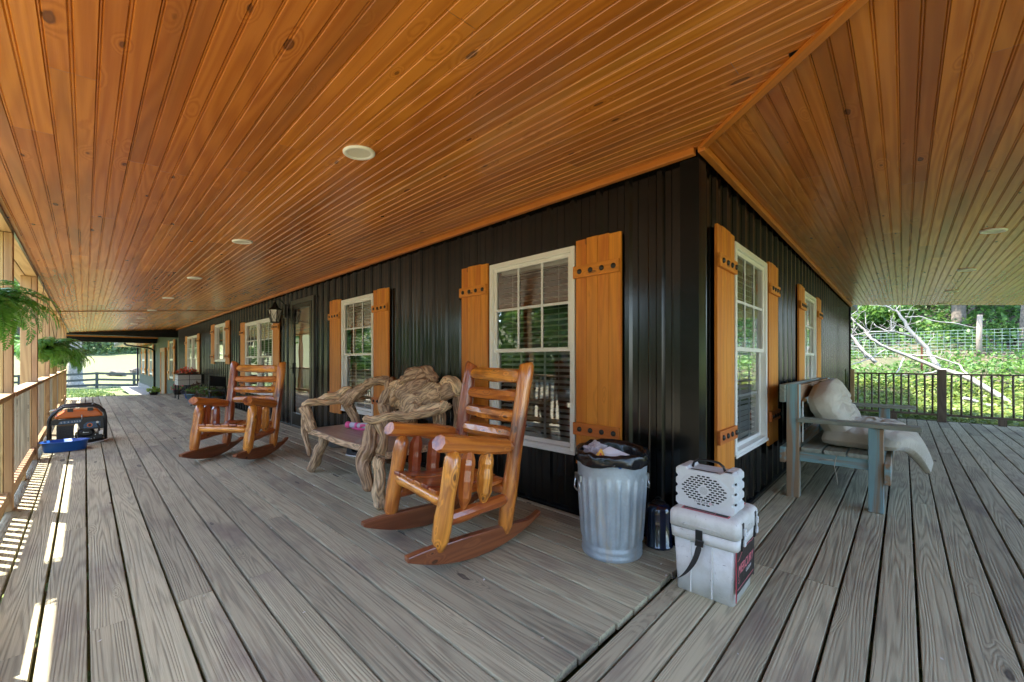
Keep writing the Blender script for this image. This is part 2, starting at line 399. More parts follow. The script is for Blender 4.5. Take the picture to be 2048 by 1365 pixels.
def quads(name, centers, ux, uy, mat, rnd, parent=None, fold=None):
    """many leaf shaped quads in one mesh: centers (n,3), half-axes ux, uy (n,3)"""
    n = len(centers); v = np.empty((n, 4, 3), np.float32)
    v[:, 0] = centers-ux; v[:, 1] = centers-uy*.9+ux*.1; v[:, 2] = centers+ux; v[:, 3] = centers+uy*.9+ux*.1
    if fold is not None: v[:, 1] += fold; v[:, 3] += fold
    me = bpy.data.meshes.new(name); me.vertices.add(n*4); me.vertices.foreach_set('co', v.ravel())
    me.loops.add(n*4); me.polygons.add(n)
    me.loops.foreach_set('vertex_index', np.arange(n*4, dtype=np.int32))
    me.polygons.foreach_set('loop_start', np.arange(0, n*4, 4, dtype=np.int32))
    me.polygons.foreach_set('loop_total', np.full(n, 4, np.int32))
    me.materials.append(M[mat]); me.update(calc_edges=True)
    a = me.attributes.new('rnd', 'FLOAT', 'FACE'); a.data.foreach_set('value', np.asarray(rnd, np.float32))
    o = bpy.data.objects.new(name, me); SC.collection.objects.link(o)
    if parent is not None: o.parent = parent
    return o
def rand_dirs(n, upbias=0.):
    d = rs.normal(size=(n, 3)); d[:, 2] += upbias; return d/np.linalg.norm(d, axis=1, keepdims=True)
def leaf_axes(n, size, upbias=.8, asp=.5):
    nrm = rand_dirs(n, upbias); a = rand_dirs(n); u = np.cross(nrm, a); u /= np.linalg.norm(u, axis=1, keepdims=True)
    v = np.cross(nrm, u); s = (size*rs.uniform(.6, 1.3, n))[:, None]
    return u*s, v*s*asp, nrm

# ------------------------------------------------------------------ terrain
def smooth(a, b, x):
    t = np.clip((x-a)/(b-a), 0, 1); return t*t*(3-2*t)
def H(x, y):
    x = np.asarray(x, float); y = np.asarray(y, float)
    base = -.42+0*x
    base = base-.65*smooth(-22, -42, x)
    base = base+3.2*smooth(-50, -86, x)+14*smooth(-84, -150, x)
    base = base+6*smooth(-22, -60, y)*0.5
    hy = np.interp(y, [8.8, 11, 13, 14.6, 16.6, 19, 22, 26, 34, 60, 120], [-.12, -.06, .36, .86, 1.28, 1.9, 2.9, 4.8, 9.0, 22, 40])
    hill = smooth(8.5, 9.2, y)*smooth(-16, -8, x)*(hy+.42)*(1-.5*smooth(14, 40, x))
    nz = .05*np.sin(x*1.3+y*.7)+.04*np.sin(y*2.1-x*.9)
    far = smooth(4, 12, np.abs(y)+0*x)+smooth(20, 30, np.abs(x)); 
    return base+hill+nz*np.clip(far, 0, 1)+.25*np.clip(far, 0, 1)*np.sin(x*.21)*np.sin(y*.17)*smooth(20, 40, np.hypot(x, y))
gx = np.concatenate([-np.geomspace(30, 500, 26)[::-1], np.linspace(-29, 14, 62), np.geomspace(15, 400, 24)])
gy = np.concatenate([-np.geomspace(14, 400, 20)[::-1], np.linspace(-13, 34, 80), np.geomspace(35, 400, 20)])
X, Y = np.meshgrid(gx, gy); Z = H(X, Y)
mb = MB(); nx = len(gx); ny = len(gy)
mb.add(np.stack([X.ravel(), Y.ravel(), Z.ravel()], 1).tolist(), [(j*nx+i, j*nx+i+1, (j+1)*nx+i+1, (j+1)*nx+i) for j in range(ny-1) for i in range(nx-1)], smooth=True)
tag(mb.build('ground', 'ground_soil'), kind='structure')

# ------------------------------------------------------------------ house
house = empty('house', (0, 0, 0), 0, 'long black metal sided house with orange wooden shutters and a wrap around porch roof', 'house')
XE, YE = -20.0, 9.6               # far ends of the two walls
CZ = 2.433; SL = .095             # ceiling height at the wall and its fall outwards
# openings: (a0, a1, z0, z1) along the wall
FRONT = [(-1.82, -.885, .455, 2.022), (-4.935, -4.0, .455, 2.022), (-6.93, -6.02, .02, 2.17), (-10.05, -8.045, .455, 2.022), (-13.24, -11.96, 1.15, 2.17), (-17.77, -15.87, .455, 2.022)]
SIDE = [(.69, 1.645, .455, 2.022), (3.57, 4.49, .455, 2.022)]
def siding(a0, a1, holes, place, name, ph):
    per = .2286
    prof = [(-.032, 0), (-.016, .020), (.016, .020), (.032, 0), (.07, 0), (.078, .004), (.086, 0), (.143, 0), (.151, .004), (.159, 0)]
    xs = []
    k = math.floor((a0-ph)/per)-1
    while ph+k*per < a1+per:
        for d, h in prof: xs.append((ph+k*per+d, h))
        k += 1
    def hh(x):
        for i in range(len(xs)-1):
            if xs[i][0] <= x <= xs[i+1][0]:
                t = (x-xs[i][0])/(xs[i+1][0]-xs[i][0]+1e-9); return xs[i][1]*(1-t)+xs[i+1][1]*t
        return 0
    pts = [p for p in xs if a0 < p[0] < a1]+[(a0, hh(a0)), (a1, hh(a1))]
    for o in holes: pts += [(o[0], hh(o[0])), (o[1], hh(o[1]))]
    pts = sorted(set(pts)); b = MB()
    for (xa, ha), (xb, hb) in zip(pts[:-1], pts[1:]):
        if xb-xa < 1e-6: continue
        mid = (xa+xb)/2; zs = [(-.06, 2.47)]
        for o in holes:
            if o[0] < mid < o[1]: zs = [(-.06, o[2]), (o[3], 2.47)]
        for z0, z1 in zs:
            b.add([place(xa, ha, z0), place(xb, hb, z0), place(xb, hb, z1), place(xa, ha, z1)], [(0, 1, 2, 3)], rnd=.5)
    return b.build(name, 'siding_metal', house)
BY = .016
siding(XE, 0., FRONT, lambda a, h, z: (a, BY-h, z), 'wall', -2.98)
siding(0., YE, SIDE, lambda a, h, z: (-BY+h, a, z), 'wall', .12)
b = MB()      # corner trim, base trim and end caps
b.box(-.10, -.014, -.04, .014, .004, 2.425); b.box(-.004, .0045, -.04, .0145, .10, 2.424)
b.build('corner_trim', 'black_trim', house)
b = MB(); b.box(XE, -.02, -.045, -.13, .0, .015); b.box(-.0, .13, -.045, .02, YE, .015); b.build('base_trim', 'black_trim', house, bevel=.002)
b = MB(); b.box(-.6, YE, -.5, .03, YE+.02, 2.5); b.build('corner_trim', 'black_trim', house)
# rooms behind the glass
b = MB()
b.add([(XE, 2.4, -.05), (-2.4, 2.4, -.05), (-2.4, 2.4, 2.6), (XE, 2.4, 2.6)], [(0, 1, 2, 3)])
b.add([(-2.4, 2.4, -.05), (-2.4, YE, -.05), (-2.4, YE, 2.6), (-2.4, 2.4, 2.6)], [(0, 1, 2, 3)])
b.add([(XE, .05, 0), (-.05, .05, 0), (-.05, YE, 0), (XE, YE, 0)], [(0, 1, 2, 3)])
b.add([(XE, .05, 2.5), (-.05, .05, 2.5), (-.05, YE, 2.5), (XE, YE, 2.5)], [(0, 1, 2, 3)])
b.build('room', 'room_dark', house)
# windows ------------------------------------------------------------
def window_unit(x0, x1, z0, z1, T, style='double', blinds=True, seed=0):
    """T maps local (x along wall, y into the wall, z) to the world"""
    rnd_ = random.Random(seed)
    def bx(mb, a, c, z_0, d, e, z_1, **k):
        p, q = T(a, c), T(d, e)
        mb.box(min(p[0], q[0]), min(p[1], q[1]), z_0, max(p[0], q[0]), max(p[1], q[1]), z_1, **k)
    F = .042; fr = MB()
    bx(fr, x0, -.026, z0, x0+F, .05, z1); bx(fr, x1-F, -.026, z0, x1, .05, z1)
    bx(fr, x0+F, -.026, z1-F, x1-F, .05, z1); bx(fr, x0+F, -.026, z0, x1-F, .05, z0+F*.8)
    bx(fr, x0-.006, -.034, z0-.012, x1+.006, -.026, z0+.012)
    win = fr.build('window', 'vinyl', house, bevel=.003)
    def sash(a0, a1, c0, c1, y, cols, rows, nm='sash', sf=.032, grid=True):
        s = MB(); bx(s, a0, y-.012, c0, a0+sf, y+.018, c1); bx(s, a1-sf, y-.012, c0, a1, y+.018, c1)
        bx(s, a0+sf, y-.012, c1-sf, a1-sf, y+.018, c1); bx(s, a0+sf, y-.012, c0, a1-sf, y+.018, c0+sf)
        o = s.build(nm, 'vinyl', win, bevel=.0025)
        g = MB(); pa, pb = T(a0+sf, y+.002), T(a1-sf, y+.002)
        g.add([(pa[0], pa[1], c0+sf), (pb[0], pb[1], c0+sf), (pb[0], pb[1], c1-sf), (pa[0], pa[1], c1-sf)], [(0, 1, 2, 3)])
        g.build('pane', 'window_glass', win)
        if grid:
            m = MB(); gy_ = y-.006 if c1 > 1.5 else y+.004
            for i in range(1, cols):
                x = a0+sf+(a1-a0-2*sf)*i/cols; bx(m, x-.0105, gy_, c0+sf, x+.0105, gy_+.005, c1-sf)
            for i in range(1, rows):
                z = c0+sf+(c1-c0-2*sf)*i/rows; bx(m, a0+sf, gy_+.0005, z-.0105, a1-sf, gy_+.0045, z+.0105)
            m.build('muntin_grid', 'vinyl_grey', win)
    ix0, ix1, iz0, iz1 = x0+F, x1-F, z0+F*.8, z1-F
    if style == 'double':
        mid = 1.245
        sash(ix0, ix1, mid-.018, iz1, .006, 3, 2); sash(ix0, ix1, iz0, mid+.018, .032, 3, 2)
    elif style == 'slider':
        wq = (ix1-ix0)/4
        sash(ix0, ix0+wq, iz0, iz1, .02, 1, 2); sash(ix1-wq, ix1, iz0, iz1, .02, 1, 2); sash(ix0+wq, ix1-wq, iz0, iz1, .006, 1, 1, grid=False)
    if blinds:
        bl = MB(); z = iz1-.03; yb = .085
        bx(bl, ix0+.03, yb-.025, iz1-.05, ix1-.005, yb+.03, iz1)
        while z > iz0+.02:
            p, q = T(ix0+.02, yb-.022), T(ix1-.01, yb+.022)
            dz = rnd_.uniform(.006, .012)
            vs = [T(ix0+.02, yb-.022)+(z-dz,), T(ix1-.01, yb-.022)+(z-dz,), T(ix1-.01, yb+.022)+(z+dz,), T(ix0+.02, yb+.022)+(z+dz,)]
            bl.add(vs, [(0, 1, 2, 3)]); z -= .046
        for f_ in (.2, .8):
            xx = ix0+(ix1-ix0)*f_; bx(bl, xx-.0015, yb-.024, iz0, xx+.0015, yb-.0225, iz1)
        bl.build('blind', 'blind', win)
    return win
TF = lambda x, y: (x, y)
TS = lambda x, y: (-y, x)
for i, (a0, a1, z0, z1) in enumerate(FRONT):
    if i == 2: continue
    if i in (3, 5):
        m = (a0+a1)/2; wn = window_unit(a0, m-.004, z0, z1, TF, seed=i); wn = window_unit(m+.004, a1, z0, z1, TF, seed=i+20)
    elif i == 4: window_unit(a0, a1, z0, z1, TF, 'slider', False, i)
    else: window_unit(a0, a1, z0, z1, TF, seed=i)
for i, (a0, a1, z0, z1) in enumerate(SIDE): window_unit(a0, a1, z0, z1, TS, seed=40+i)
# shutters: built once in local space (x across, y out = negative, z up), then copied
def make_shutter(wd, z0, z1, parent=None, batz=(1.81, .65)):
    s = MB(); n = 4; pw = wd/n
    for k in range(n):
        s.box(k*pw+.0008, -.030, z0+random.uniform(-.004, .004), (k+1)*pw-.0008, -.010, z1+random.uniform(-.009, .007), axis=2)
    sh = s.build('shutter', 'shutter_wood', parent, bevel=.0015)
    for bz in batz:
        bt = MB(); bt.box(-.012, -.052, bz-.045, wd-.006, -.031, bz+.045, axis=0)
        o = bt.build('batten', 'shutter_wood', sh, bevel=.002)
        for k in range(4):
            bo = MB(); bo.lathe([(.019, 0), (.019, .003), (.0165, .008), (.010, .012), (.0, .0135)], 14)
            q = bo.build('bolt', 'bolt', sh); q.rotation_euler = (R(90), 0, 0); q.location = (wd*(.125+.25*k), -.052, bz)
    return sh
protoF = make_shutter(.372, .39, 2.048, house); protoH = make_shutter(.42, 1.075, 2.20, house, (1.99, 1.28))
first = [True, True]
def put_shutter(x, rot=0, kind=0):
    proto = (protoF, protoH)[kind]
    if first[kind]: o = proto; first[kind] = False
    else: o = copy_tree(proto, house)
    o.location = (x, 0, 0) if rot == 0 else (0, x, 0); o.rotation_euler = (0, 0, rot)
    return o
for x in (-.868, -2.212, -3.975, -5.325, -8.015, -10.44, -15.84, -18.16): put_shutter(x)
put_shutter(-11.93, 0, 1); put_shutter(-13.70, 0, 1)
for y in (.272, 1.68, 3.155, 4.53): put_shutter(y, R(90))
# door
b = MB(); b.box(-7.0, -.03, 0, -6.93, .03, 2.22); b.box(-6.02, -.03, 0, -5.95, .03, 2.22); b.box(-6.93, -.03, 2.15, -6.02, .03, 2.22); b.box(-6.93, -.03, 0, -6.02, .05, .03)
door = b.build('storm_door', 'bronze', house, bevel=.004)
b = MB(); b.box(-6.925, -.035, .035, -6.83, .0, 2.145); b.box(-6.12, -.035, .035, -6.025, .0, 2.145); b.box(-6.83, -.035, 2.05, -6.12, .0, 2.145); b.box(-6.83, -.035, .035, -6.12, .0, .25)
b.build('door_frame', 'black_trim', door, bevel=.006)
b = MB(); b.add([(-6.83, -.018, .25), (-6.12, -.018, .25), (-6.12, -.018, 2.05), (-6.83, -.018, 2.05)], [(0, 1, 2, 3)]); b.build('pane', 'window_glass', door)
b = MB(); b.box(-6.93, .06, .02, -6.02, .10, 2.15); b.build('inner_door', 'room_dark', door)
b = MB(); b.tube([(-6.875, -.035, 1.03), (-6.875, -.085, 1.03), (-6.80, -.09, 1.03), (-6.76, -.085, 1.03)], .009, 8); b.box(-6.893, -.045, .93, -6.857, -.034, 1.12)
b.build('handle', 'iron', door)

# ceiling ------------------------------------------------------------
def ceil_boards(n, a_far, front, name):
    b = MB(); wbd = .127; zf = lambda t: CZ-SL*t
    # profile across one board with a bead in its middle and at its edge (t outward, dz into the ceiling)
    pr = [(0, .006), (.003, .0), (.054, 0), (.0575, .005), (.060, .001), (.0635, .001), (.066, .005), (.0695, 0), (.1175, 0), (.121, .005), (.1235, .001), (.1265, .001), (.127, .006)]
    for k in range(n):
        t0 = k*wbd
        if t0 >= 2.955: break
        cuts = []; c = abs(a_far)-random.uniform(.3, 3.6)
        while c > -3.4: cuts.append(c); c -= random.choice([2.44, 3.05, 3.66, 3.66, 4.27])
        ends = [abs(a_far)]+cuts
        for e0, e1 in zip(ends, ends[1:]+[None]):
            vs = []; gv = []; of = [random.uniform(0, 90) for _ in range(3)]
            for (pt, dz) in pr:
                t = min(t0+pt, 2.96); z = zf(t)+dz
                s0 = e0-.0008; s1 = (e1+.0008) if e1 is not None and e1 > -t else -t
                if s0 < -t: s0 = -t
                if s1 < -t: s1 = -t
                for ss in (s0, s1):
                    vs.append((-ss, -t, z) if front else (t, ss, z)); gv.append((ss+of[0], pt+of[1], of[2]))
            if e0 <= -t0: continue
            fs = [(2*i, 2*i+1, 2*i+3, 2*i+2) for i in range(len(pr)-1)]
            b.add(vs, fs, gv, random.random(), False)
    return b.build(name, 'ceiling_wood', house)
ceil_boards(24, XE, True, 'ceiling'); ceil_boards(24, 9.5, False, 'ceiling')
def slab(pts_in, dz0, dz1, b):
    n = len(pts_in); vs = [(x, y, z+dz0) for x, y, z in pts_in]+[(x, y, z+dz1) for x, y, z in pts_in]
    b.add(vs, [tuple(range(n)), tuple(range(2*n-1, n-1, -1))]+[(i, i+n, (i+1) % n+n, (i+1) % n) for i in range(n)])
b = MB()          # unseen roof skin over the ceiling, added to block the sun
slab([(XE-.1, 0, CZ), (0, 0, CZ), (3.16, -3.16, CZ-SL*3.16), (XE-.1, -3.16, CZ-SL*3.16)], .012, .2, b)
slab([(0, 0, CZ), (0, 9.52, CZ), (3.16, 9.52, CZ-SL*3.16), (3.16, -3.16, CZ-SL*3.16)], .013, .2, b)
slab([(XE, 12, CZ), (0, 12, CZ), (0, 0, CZ), (XE, 0, CZ)], .1, .9, b)
b.build('roof', 'roofing', house)
b = MB()          # hip trim and wall trims
hz = lambda t: CZ-SL*t
d = Vector((1, -1, -SL)).normalized(); L_ = 2.93*math.sqrt(2)
c = Vector((1.49, -1.49, hz(1.49)-.012)); nrm = Vector((1, 1, 0)).normalized()
b.obox(c, d*(1.46*math.sqrt(2)), nrm*.022, Vector((0, 0, .011)))
b.build('ceiling_trim', 'trim_wood', house, bevel=.003)
b = MB(); b.box(XE, -.062, CZ-.045, -.0, -.022, CZ-.004, axis=0); b.build('ceiling_trim', 'trim_wood', house, bevel=.004)
b = MB(); b.box(.022, -.062, CZ-.046, .062, 9.5, CZ-.005, axis=1); b.build('ceiling_trim', 'trim_wood', house, bevel=.004)
b = MB(); b.obox((-11.35, -1.48, hz(1.48)-.008), (0, 1.47, 1.47*SL), (.02, 0, 0), (0, 0, .007)); b.build('ceiling_trim', 'brown_wood', house)
# header beams
b = MB(); zb = 2.135
b.box(XE, -3.14, zb, 3.14, -3.05, 2.32); b.box(XE, -3.045, zb+.003, 3.04, -2.957, 2.30); b.build('header_beam', 'post_wood', house, bevel=.003)
b = MB(); b.box(3.05, -3.04, zb, 3.14, 9.45, 2.32); b.box(2.957, -2.95, zb+.003, 3.045, 9.45, 2.30); b.build('header_beam', 'post_wood', house, bevel=.003)
b = MB(); b.box(XE, -2.958, 2.134, 3, -2.944, 2.158); b.build('ceiling_trim', 'black_trim', house)
# gable band at the far end of the front porch
b = MB(); b.add([(XE-.02, -3.2, 2.09), (XE-.02, 0, 2.09), (XE-.02, 0, 2.46), (XE-.02, -3.2, 2.46), (XE-.12, -3.2, 2.09), (XE-.12, 0, 2.09), (XE-.12, 0, 2.46), (XE-.12, -3.2, 2.46)],
      [(0, 1, 2, 3), (7, 6, 5, 4), (0, 4, 5, 1), (1, 5, 6, 2), (2, 6, 7, 3), (3, 7, 4, 0)]); b.build('gable_band', 'black_trim', house)
# posts of the porch
PX = [-17.13, -14.87, -12.55, -11.2, -8.80, -6.44, -4.08, -1.70, .66, 3.03]
PX = [3.03, .66, -1.70, -4.08, -6.44, -8.80, -11.16, -13.52, -15.3, -17.13]
for x in PX:
    b = MB(); b.box(x-.05, -3.085, -.4, x+.05, -3.0, zb-.001, axis=2); b.box(x-.05, -2.998, 0, x+.05, -2.955, zb-.001, axis=2)
    b.build('post', 'post_wood', house, bevel=.004)
PYS = [-.6, 1.75, 4.1, 6.45]
for y in PYS+[8.76]:
    b = MB(); b.box(3.0, y-.05, -.4, 3.085, y+.05, zb-.001, axis=2); b.box(2.955, y-.05, 0, 2.998, y+.05, zb-.001, axis=2); b.build('post', 'post_wood', house, bevel=.004)

# ------------------------------------------------------------------ deck
def deck():
    b = MB(); th = .036
    # front boards run along X
    y = -2.561+.1461*18
    rows = []
    yy = 0.02
    k0 = -2.561
    edges = [k0+.1461*i for i in range(-4, 19)]
    for e0, e1 in zip(edges[:-1], edges[1:]):
        e1 = min(e1, -.024)
        if e1-e0 < .03 or e0 < -3.1: continue
        for seg0, seg1 in ((-18.0, -10.93), (-10.92, .0)):
            c = seg1; js = [c]
            c -= random.choice([1.6, 2.0, 2.44, 3.2, 4.0, 4.4])
            while c > seg0+.8: js.append(c); c -= random.choice([3.66, 4.06, 4.88])
            js.append(seg0)
            for a, d in zip(js[:-1], js[1:]):
                jit = random.uniform(-.0012, .0012); g = .0048+random.uniform(0, .0018)
                fx = (random.uniform(-.012, .002) if a == 0 else 0)
                b.box(d+.0015, e0+g+jit, -th, a-.0015+fx, e1-g+jit, random.uniform(-.0012, .0012), axis=0)
    # side boards run along Y
    k0 = .807; edges = [k0+.1412*i for i in range(-6, 16)]
    edges = [e for e in edges if e > -.05]
    for e0, e1 in zip(edges[:-1], edges[1:]):
        e0 = max(e0, .012); 
        if e0 > 3.05: break
        c = -3.1; js = [c]; c += random.choice([1.6, 2.4, 3.2, 3.9, 4.4])
        while c < 8.2: js.append(c); c += random.choice([3.66, 4.06, 4.88])
        js.append(8.85)
        for a, d in zip(js[:-1], js[1:]):
            g = .0045+random.uniform(0, .0018); jit = random.uniform(-.0012, .0012)
            b.box(e0+g+jit, a+.0015, -.012-th, e1-g+jit, d-.0015, -.012+random.uniform(-.0012, .0012), axis=1)
    o = b.build('deck', 'deck_wood', bevel=.0035); tag(o, kind='structure')
    b = MB()      # framing below
    for x in np.arange(-17.9, 0, .6): b.box(x, -3.1, -.2, x+.038, -.03, -.0385)
    for y_ in np.arange(-3, 8.8, .6): b.box(.02, y_, -.215, 3.08, y_+.038, -.052)
    b.box(-18.05, -3.15, -.24, 3.1, -3.105, -.002); b.box(-18.06, -3.10, -.24, -18.01, 0, -.002); b.box(.0, 8.86, -.26, 3.1, 8.9, -.006); b.box(3.105, -3.1, -.24, 3.14, 8.9, -.01)
    o = b.build('deck_frame', 'rail_dark'); tag(o, kind='structure')
deck()

# ------------------------------------------------------------------ railings
def railing(x0, x1, label, sp=.1155, bw=.042, T=None, dark=False):
    """section in local x from 0 to L along its root; y toward the outside is negative"""
    Lr = x1-x0; mt = 'rail_dark' if dark else 'post_wood'
    root = empty('porch_railing', (x0, -3.0, 0), 0, label, 'railing', 'railings round the porch')
    b = MB(); b.box(.052, -.034, .872, Lr-.052, .058, .91, axis=0); b.build('top_rail', mt, root, bevel=.004)
    b = MB(); b.box(.052, -.008, .065, Lr-.052, .030, .15, axis=0); b.build('bottom_rail', mt, root, bevel=.003)
    n = int((Lr-.15)/sp)
    for k in range(n):
        x = .052+(Lr-.104)*(k+.5)/n; q = MB(); j = random.uniform(-.006, .006); j2 = random.uniform(-.008, .008)
        c = [(x-bw/2+j, -.028, .05), (x+bw/2+j, -.028, .05), (x+bw/2+j, -.010, .05), (x-bw/2+j, -.010, .05),
             (x-bw/2+j2, -.028, .871), (x+bw/2+j2, -.028, .871), (x+bw/2+j2, -.010, .871), (x-bw/2+j2, -.010, .871)]
        of = [random.uniform(0, 90) for _ in range(3)]
        q.hexa(c, [(p[2]+of[0], p[0]+of[1], p[1]+of[2]) for p in c]); q.build('baluster', 'grey_pine', root)
    b = MB(); b.box(Lr/2-.045, -.04, -.002, Lr/2+.045, .03, .0645, axis=2); b.build('block', mt, root, bevel=.003)
    return root
ords = ['front edge, nearest the camera corner', 'second from the corner', 'third from the corner', 'beside the nearest hanging fern', 'in front of the blue tub', 'behind the generator', 'seventh from the corner', 'next to last at the far end', 'at the very far end']
xs = sorted(PX, reverse=True)
for i in range(len(xs)-1):
    railing(xs[i+1], xs[i], 'pine porch railing section, '+ords[i])
ys = [-3.0]+PYS+[8.76]
for i in range(len(ys)-1):
    r_ = railing(0, ys[i+1]-ys[i], 'pine railing along the side porch edge, section %s from the front' % ['one', 'two', 'three', 'four', 'five'][i])
    r_.location = (3.0, ys[i], 0); r_.rotation_euler = (0, 0, R(90))
# railing at the side porch end, backlit shade put into its dark colour
root = empty('porch_railing', (0, 8.74, 0), 0, 'thin balustered railing, backlit-dark, across the end of the side porch with a brown square post', 'railing', 'railings round the porch')
for x in (.115, 1.43, 2.9):
    b = MB(); big = x > 1 and x < 2; wq = .062 if big else .034
    b.box(x-wq, -.05, -.01, x+wq, .05, .99 if big else .985, axis=2); b.build('post', 'rail_dark' if big else 'post_wood', root, bevel=.004)
for a, c in ((.15, 1.365), (1.495, 2.86)):
    b = MB(); b.box(a, -.025, .885, c, .025, .915, axis=0); b.build('top_rail', 'rail_dark', root)
    b = MB(); b.box(a, -.025, .105, c, .025, .145, axis=0); b.build('bottom_rail', 'rail_dark', root)
    b = MB(); m_ = (a+c)/2; b.box(m_-.05, -.04, -.01, m_+.05, .04, .104); b.build('block', 'rail_dark', root)
    n = 11
    for k in range(n):
        x = a+(c-a)*(k+.5)/n; q = MB(); ph = random.uniform(0, 6)
        q.tube([(x+.003*math.sin(ph+z*4), 0, z) for z in np.linspace(.146, .884, 7)], .015, 6); q.build('baluster', 'rail_dark', root)

# ------------------------------------------------------------------ ceiling lights
def make_light():
    root = empty('recessed_light', (0, 0, 0), 0, '', 'ceiling light', 'round recessed lights in the plank ceiling')
    b = MB(); b.lathe([(.083, .002), (.083, -.006), (.078, -.010), (.068, -.010), (.060, -.005)], 36); b.build('trim_ring', 'lamp_white', root)
    b = MB(); b.lathe([(.061, -.0052), (.03, -.0035), (.0, -.003)], 30); b.build('lens', 'lens_white', root)
    return root
lp = make_light()
lf = [(-1.235, 'largest white recessed light, nearest the camera above the front rocking chair'), (-3.62, 'white recessed light above the driftwood bench'), (-6.06, 'white recessed light above the far rocking chair'), (-8.6, 'fourth recessed light along the front porch ceiling'), (-11.15, 'small recessed light beside the thin ceiling strip'), (-13.6, 'recessed light just beyond the thin ceiling strip'), (-15.95, 'tiny recessed light last before the dark gable band')]
first_l = True
def put_light(loc, rot, label):
    global first_l
    o = lp if first_l else copy_tree(lp)
    first_l = False; o['label'] = label; o.location = loc; o.rotation_euler = rot
al = math.atan(SL)
for x, lb in lf: put_light((x, -1.54, hz(1.54)-.001), (al, 0, 0), lb)
for y, lb in ((2.92, 'large recessed light in the right hand ceiling above the blue wooden bench'), (5.04, 'second recessed light in the right hand ceiling'), (7.2, 'third recessed light in the right hand ceiling'), (9.2, 'recessed light at the far edge of the right hand ceiling')):
    put_light((1.47, y, hz(1.47)-.001), (0, al, 0), lb)

# ------------------------------------------------------------------ wall lantern
ln = empty('wall_lantern', (-7.36, -.18, 0), 0, 'black wrought lantern with crossed glass panels mounted left of the glass door', 'lantern')
b = MB(); b.lathe([(.0, 2.27), (.010, 2.262), (.014, 2.245), (.008, 2.232), (.022, 2.215), (.035, 2.19), (.06, 2.13), (.125, 2.095), (.128, 2.085), (.118, 2.08)], 6, smooth=False); b.build('lamp_cap', 'iron', ln)
b = MB()
for k in range(6):
    a = R(60*k); b.tube([(.112*math.cos(a), .112*math.sin(a), 2.082), (.072*math.cos(a), .072*math.sin(a), 1.865)], .006, 6)
    a2 = R(60*k+60); b.tube([(.108*math.cos(a), .108*math.sin(a), 2.07), (.072*math.cos(a2), .072*math.sin(a2), 1.875)], .003, 5); b.tube([(.108*math.cos(a2), .108*math.sin(a2), 2.07), (.072*math.cos(a), .072*math.sin(a), 1.875)], .003, 5)
b.lathe([(.0, 1.84), (.055, 1.845), (.08, 1.855), (.08, 1.868), (.0, 1.87)], 6, smooth=False); b.build('lamp_cage', 'iron', ln)
b = MB(); b.lathe([(.103, 2.08), (.066, 1.87)], 6, smooth=False); b.build('lamp_glass', 'lens_white', ln)
b = MB(); b.tube([(0, .165, 2.06), (0, .15, 2.2), (0, .08, 2.29), (0, 0, 2.265)], .010, 8); b.tube([(0, .165, 2.02), (0, .12, 2.0), (0, .10, 2.07), (0, .14, 2.12)], .007, 8); b.box(-.05, .150, 1.95, .05, .172, 2.2); b.build('bracket', 'iron', ln, bevel=.002)

# ------------------------------------------------------------------ log rocking chairs
def pencil(b, p0, p1, r, n=10, smooth=True, tip=.05, tr=.42, rnd=None, flat=1., up=None, t0=True, t1=True, seg=7):
    """peeled log with whittled ends"""
    p0, p1 = Vector(p0), Vector(p1); Ln = (p1-p0).length; d = (p1-p0)/Ln; ts = []; rr = []; sd = random.uniform(0, 99)
    if t0: ts += [0, tip/Ln]; rr += [r*tr, r*.94]
    else: ts += [0, .012/Ln]; rr += [r*.9, r*.99]
    a, c = ts[-1], 1-((tip if t1 else .012)/Ln)
    for i in range(1, seg): ts.append(a+(c-a)*i/seg); rr.append(r*(1+.05*math.sin(sd+i*1.7)))
    if t1: ts += [c, 1]; rr += [r*.94, r*tr]
    else: ts += [c, 1]; rr += [r*.99, r*.9]
    side = d.orthogonal().normalized()
    pts = [p0+d*(t*Ln)+side*(.006*math.sin(sd+t*3.1)*(0 < t < 1)) for t in ts]
    b.tube(pts, rr, n, rnd=rnd, smooth=smooth, wob=.16, seed=sd, freq=4, flat=flat, up=up)
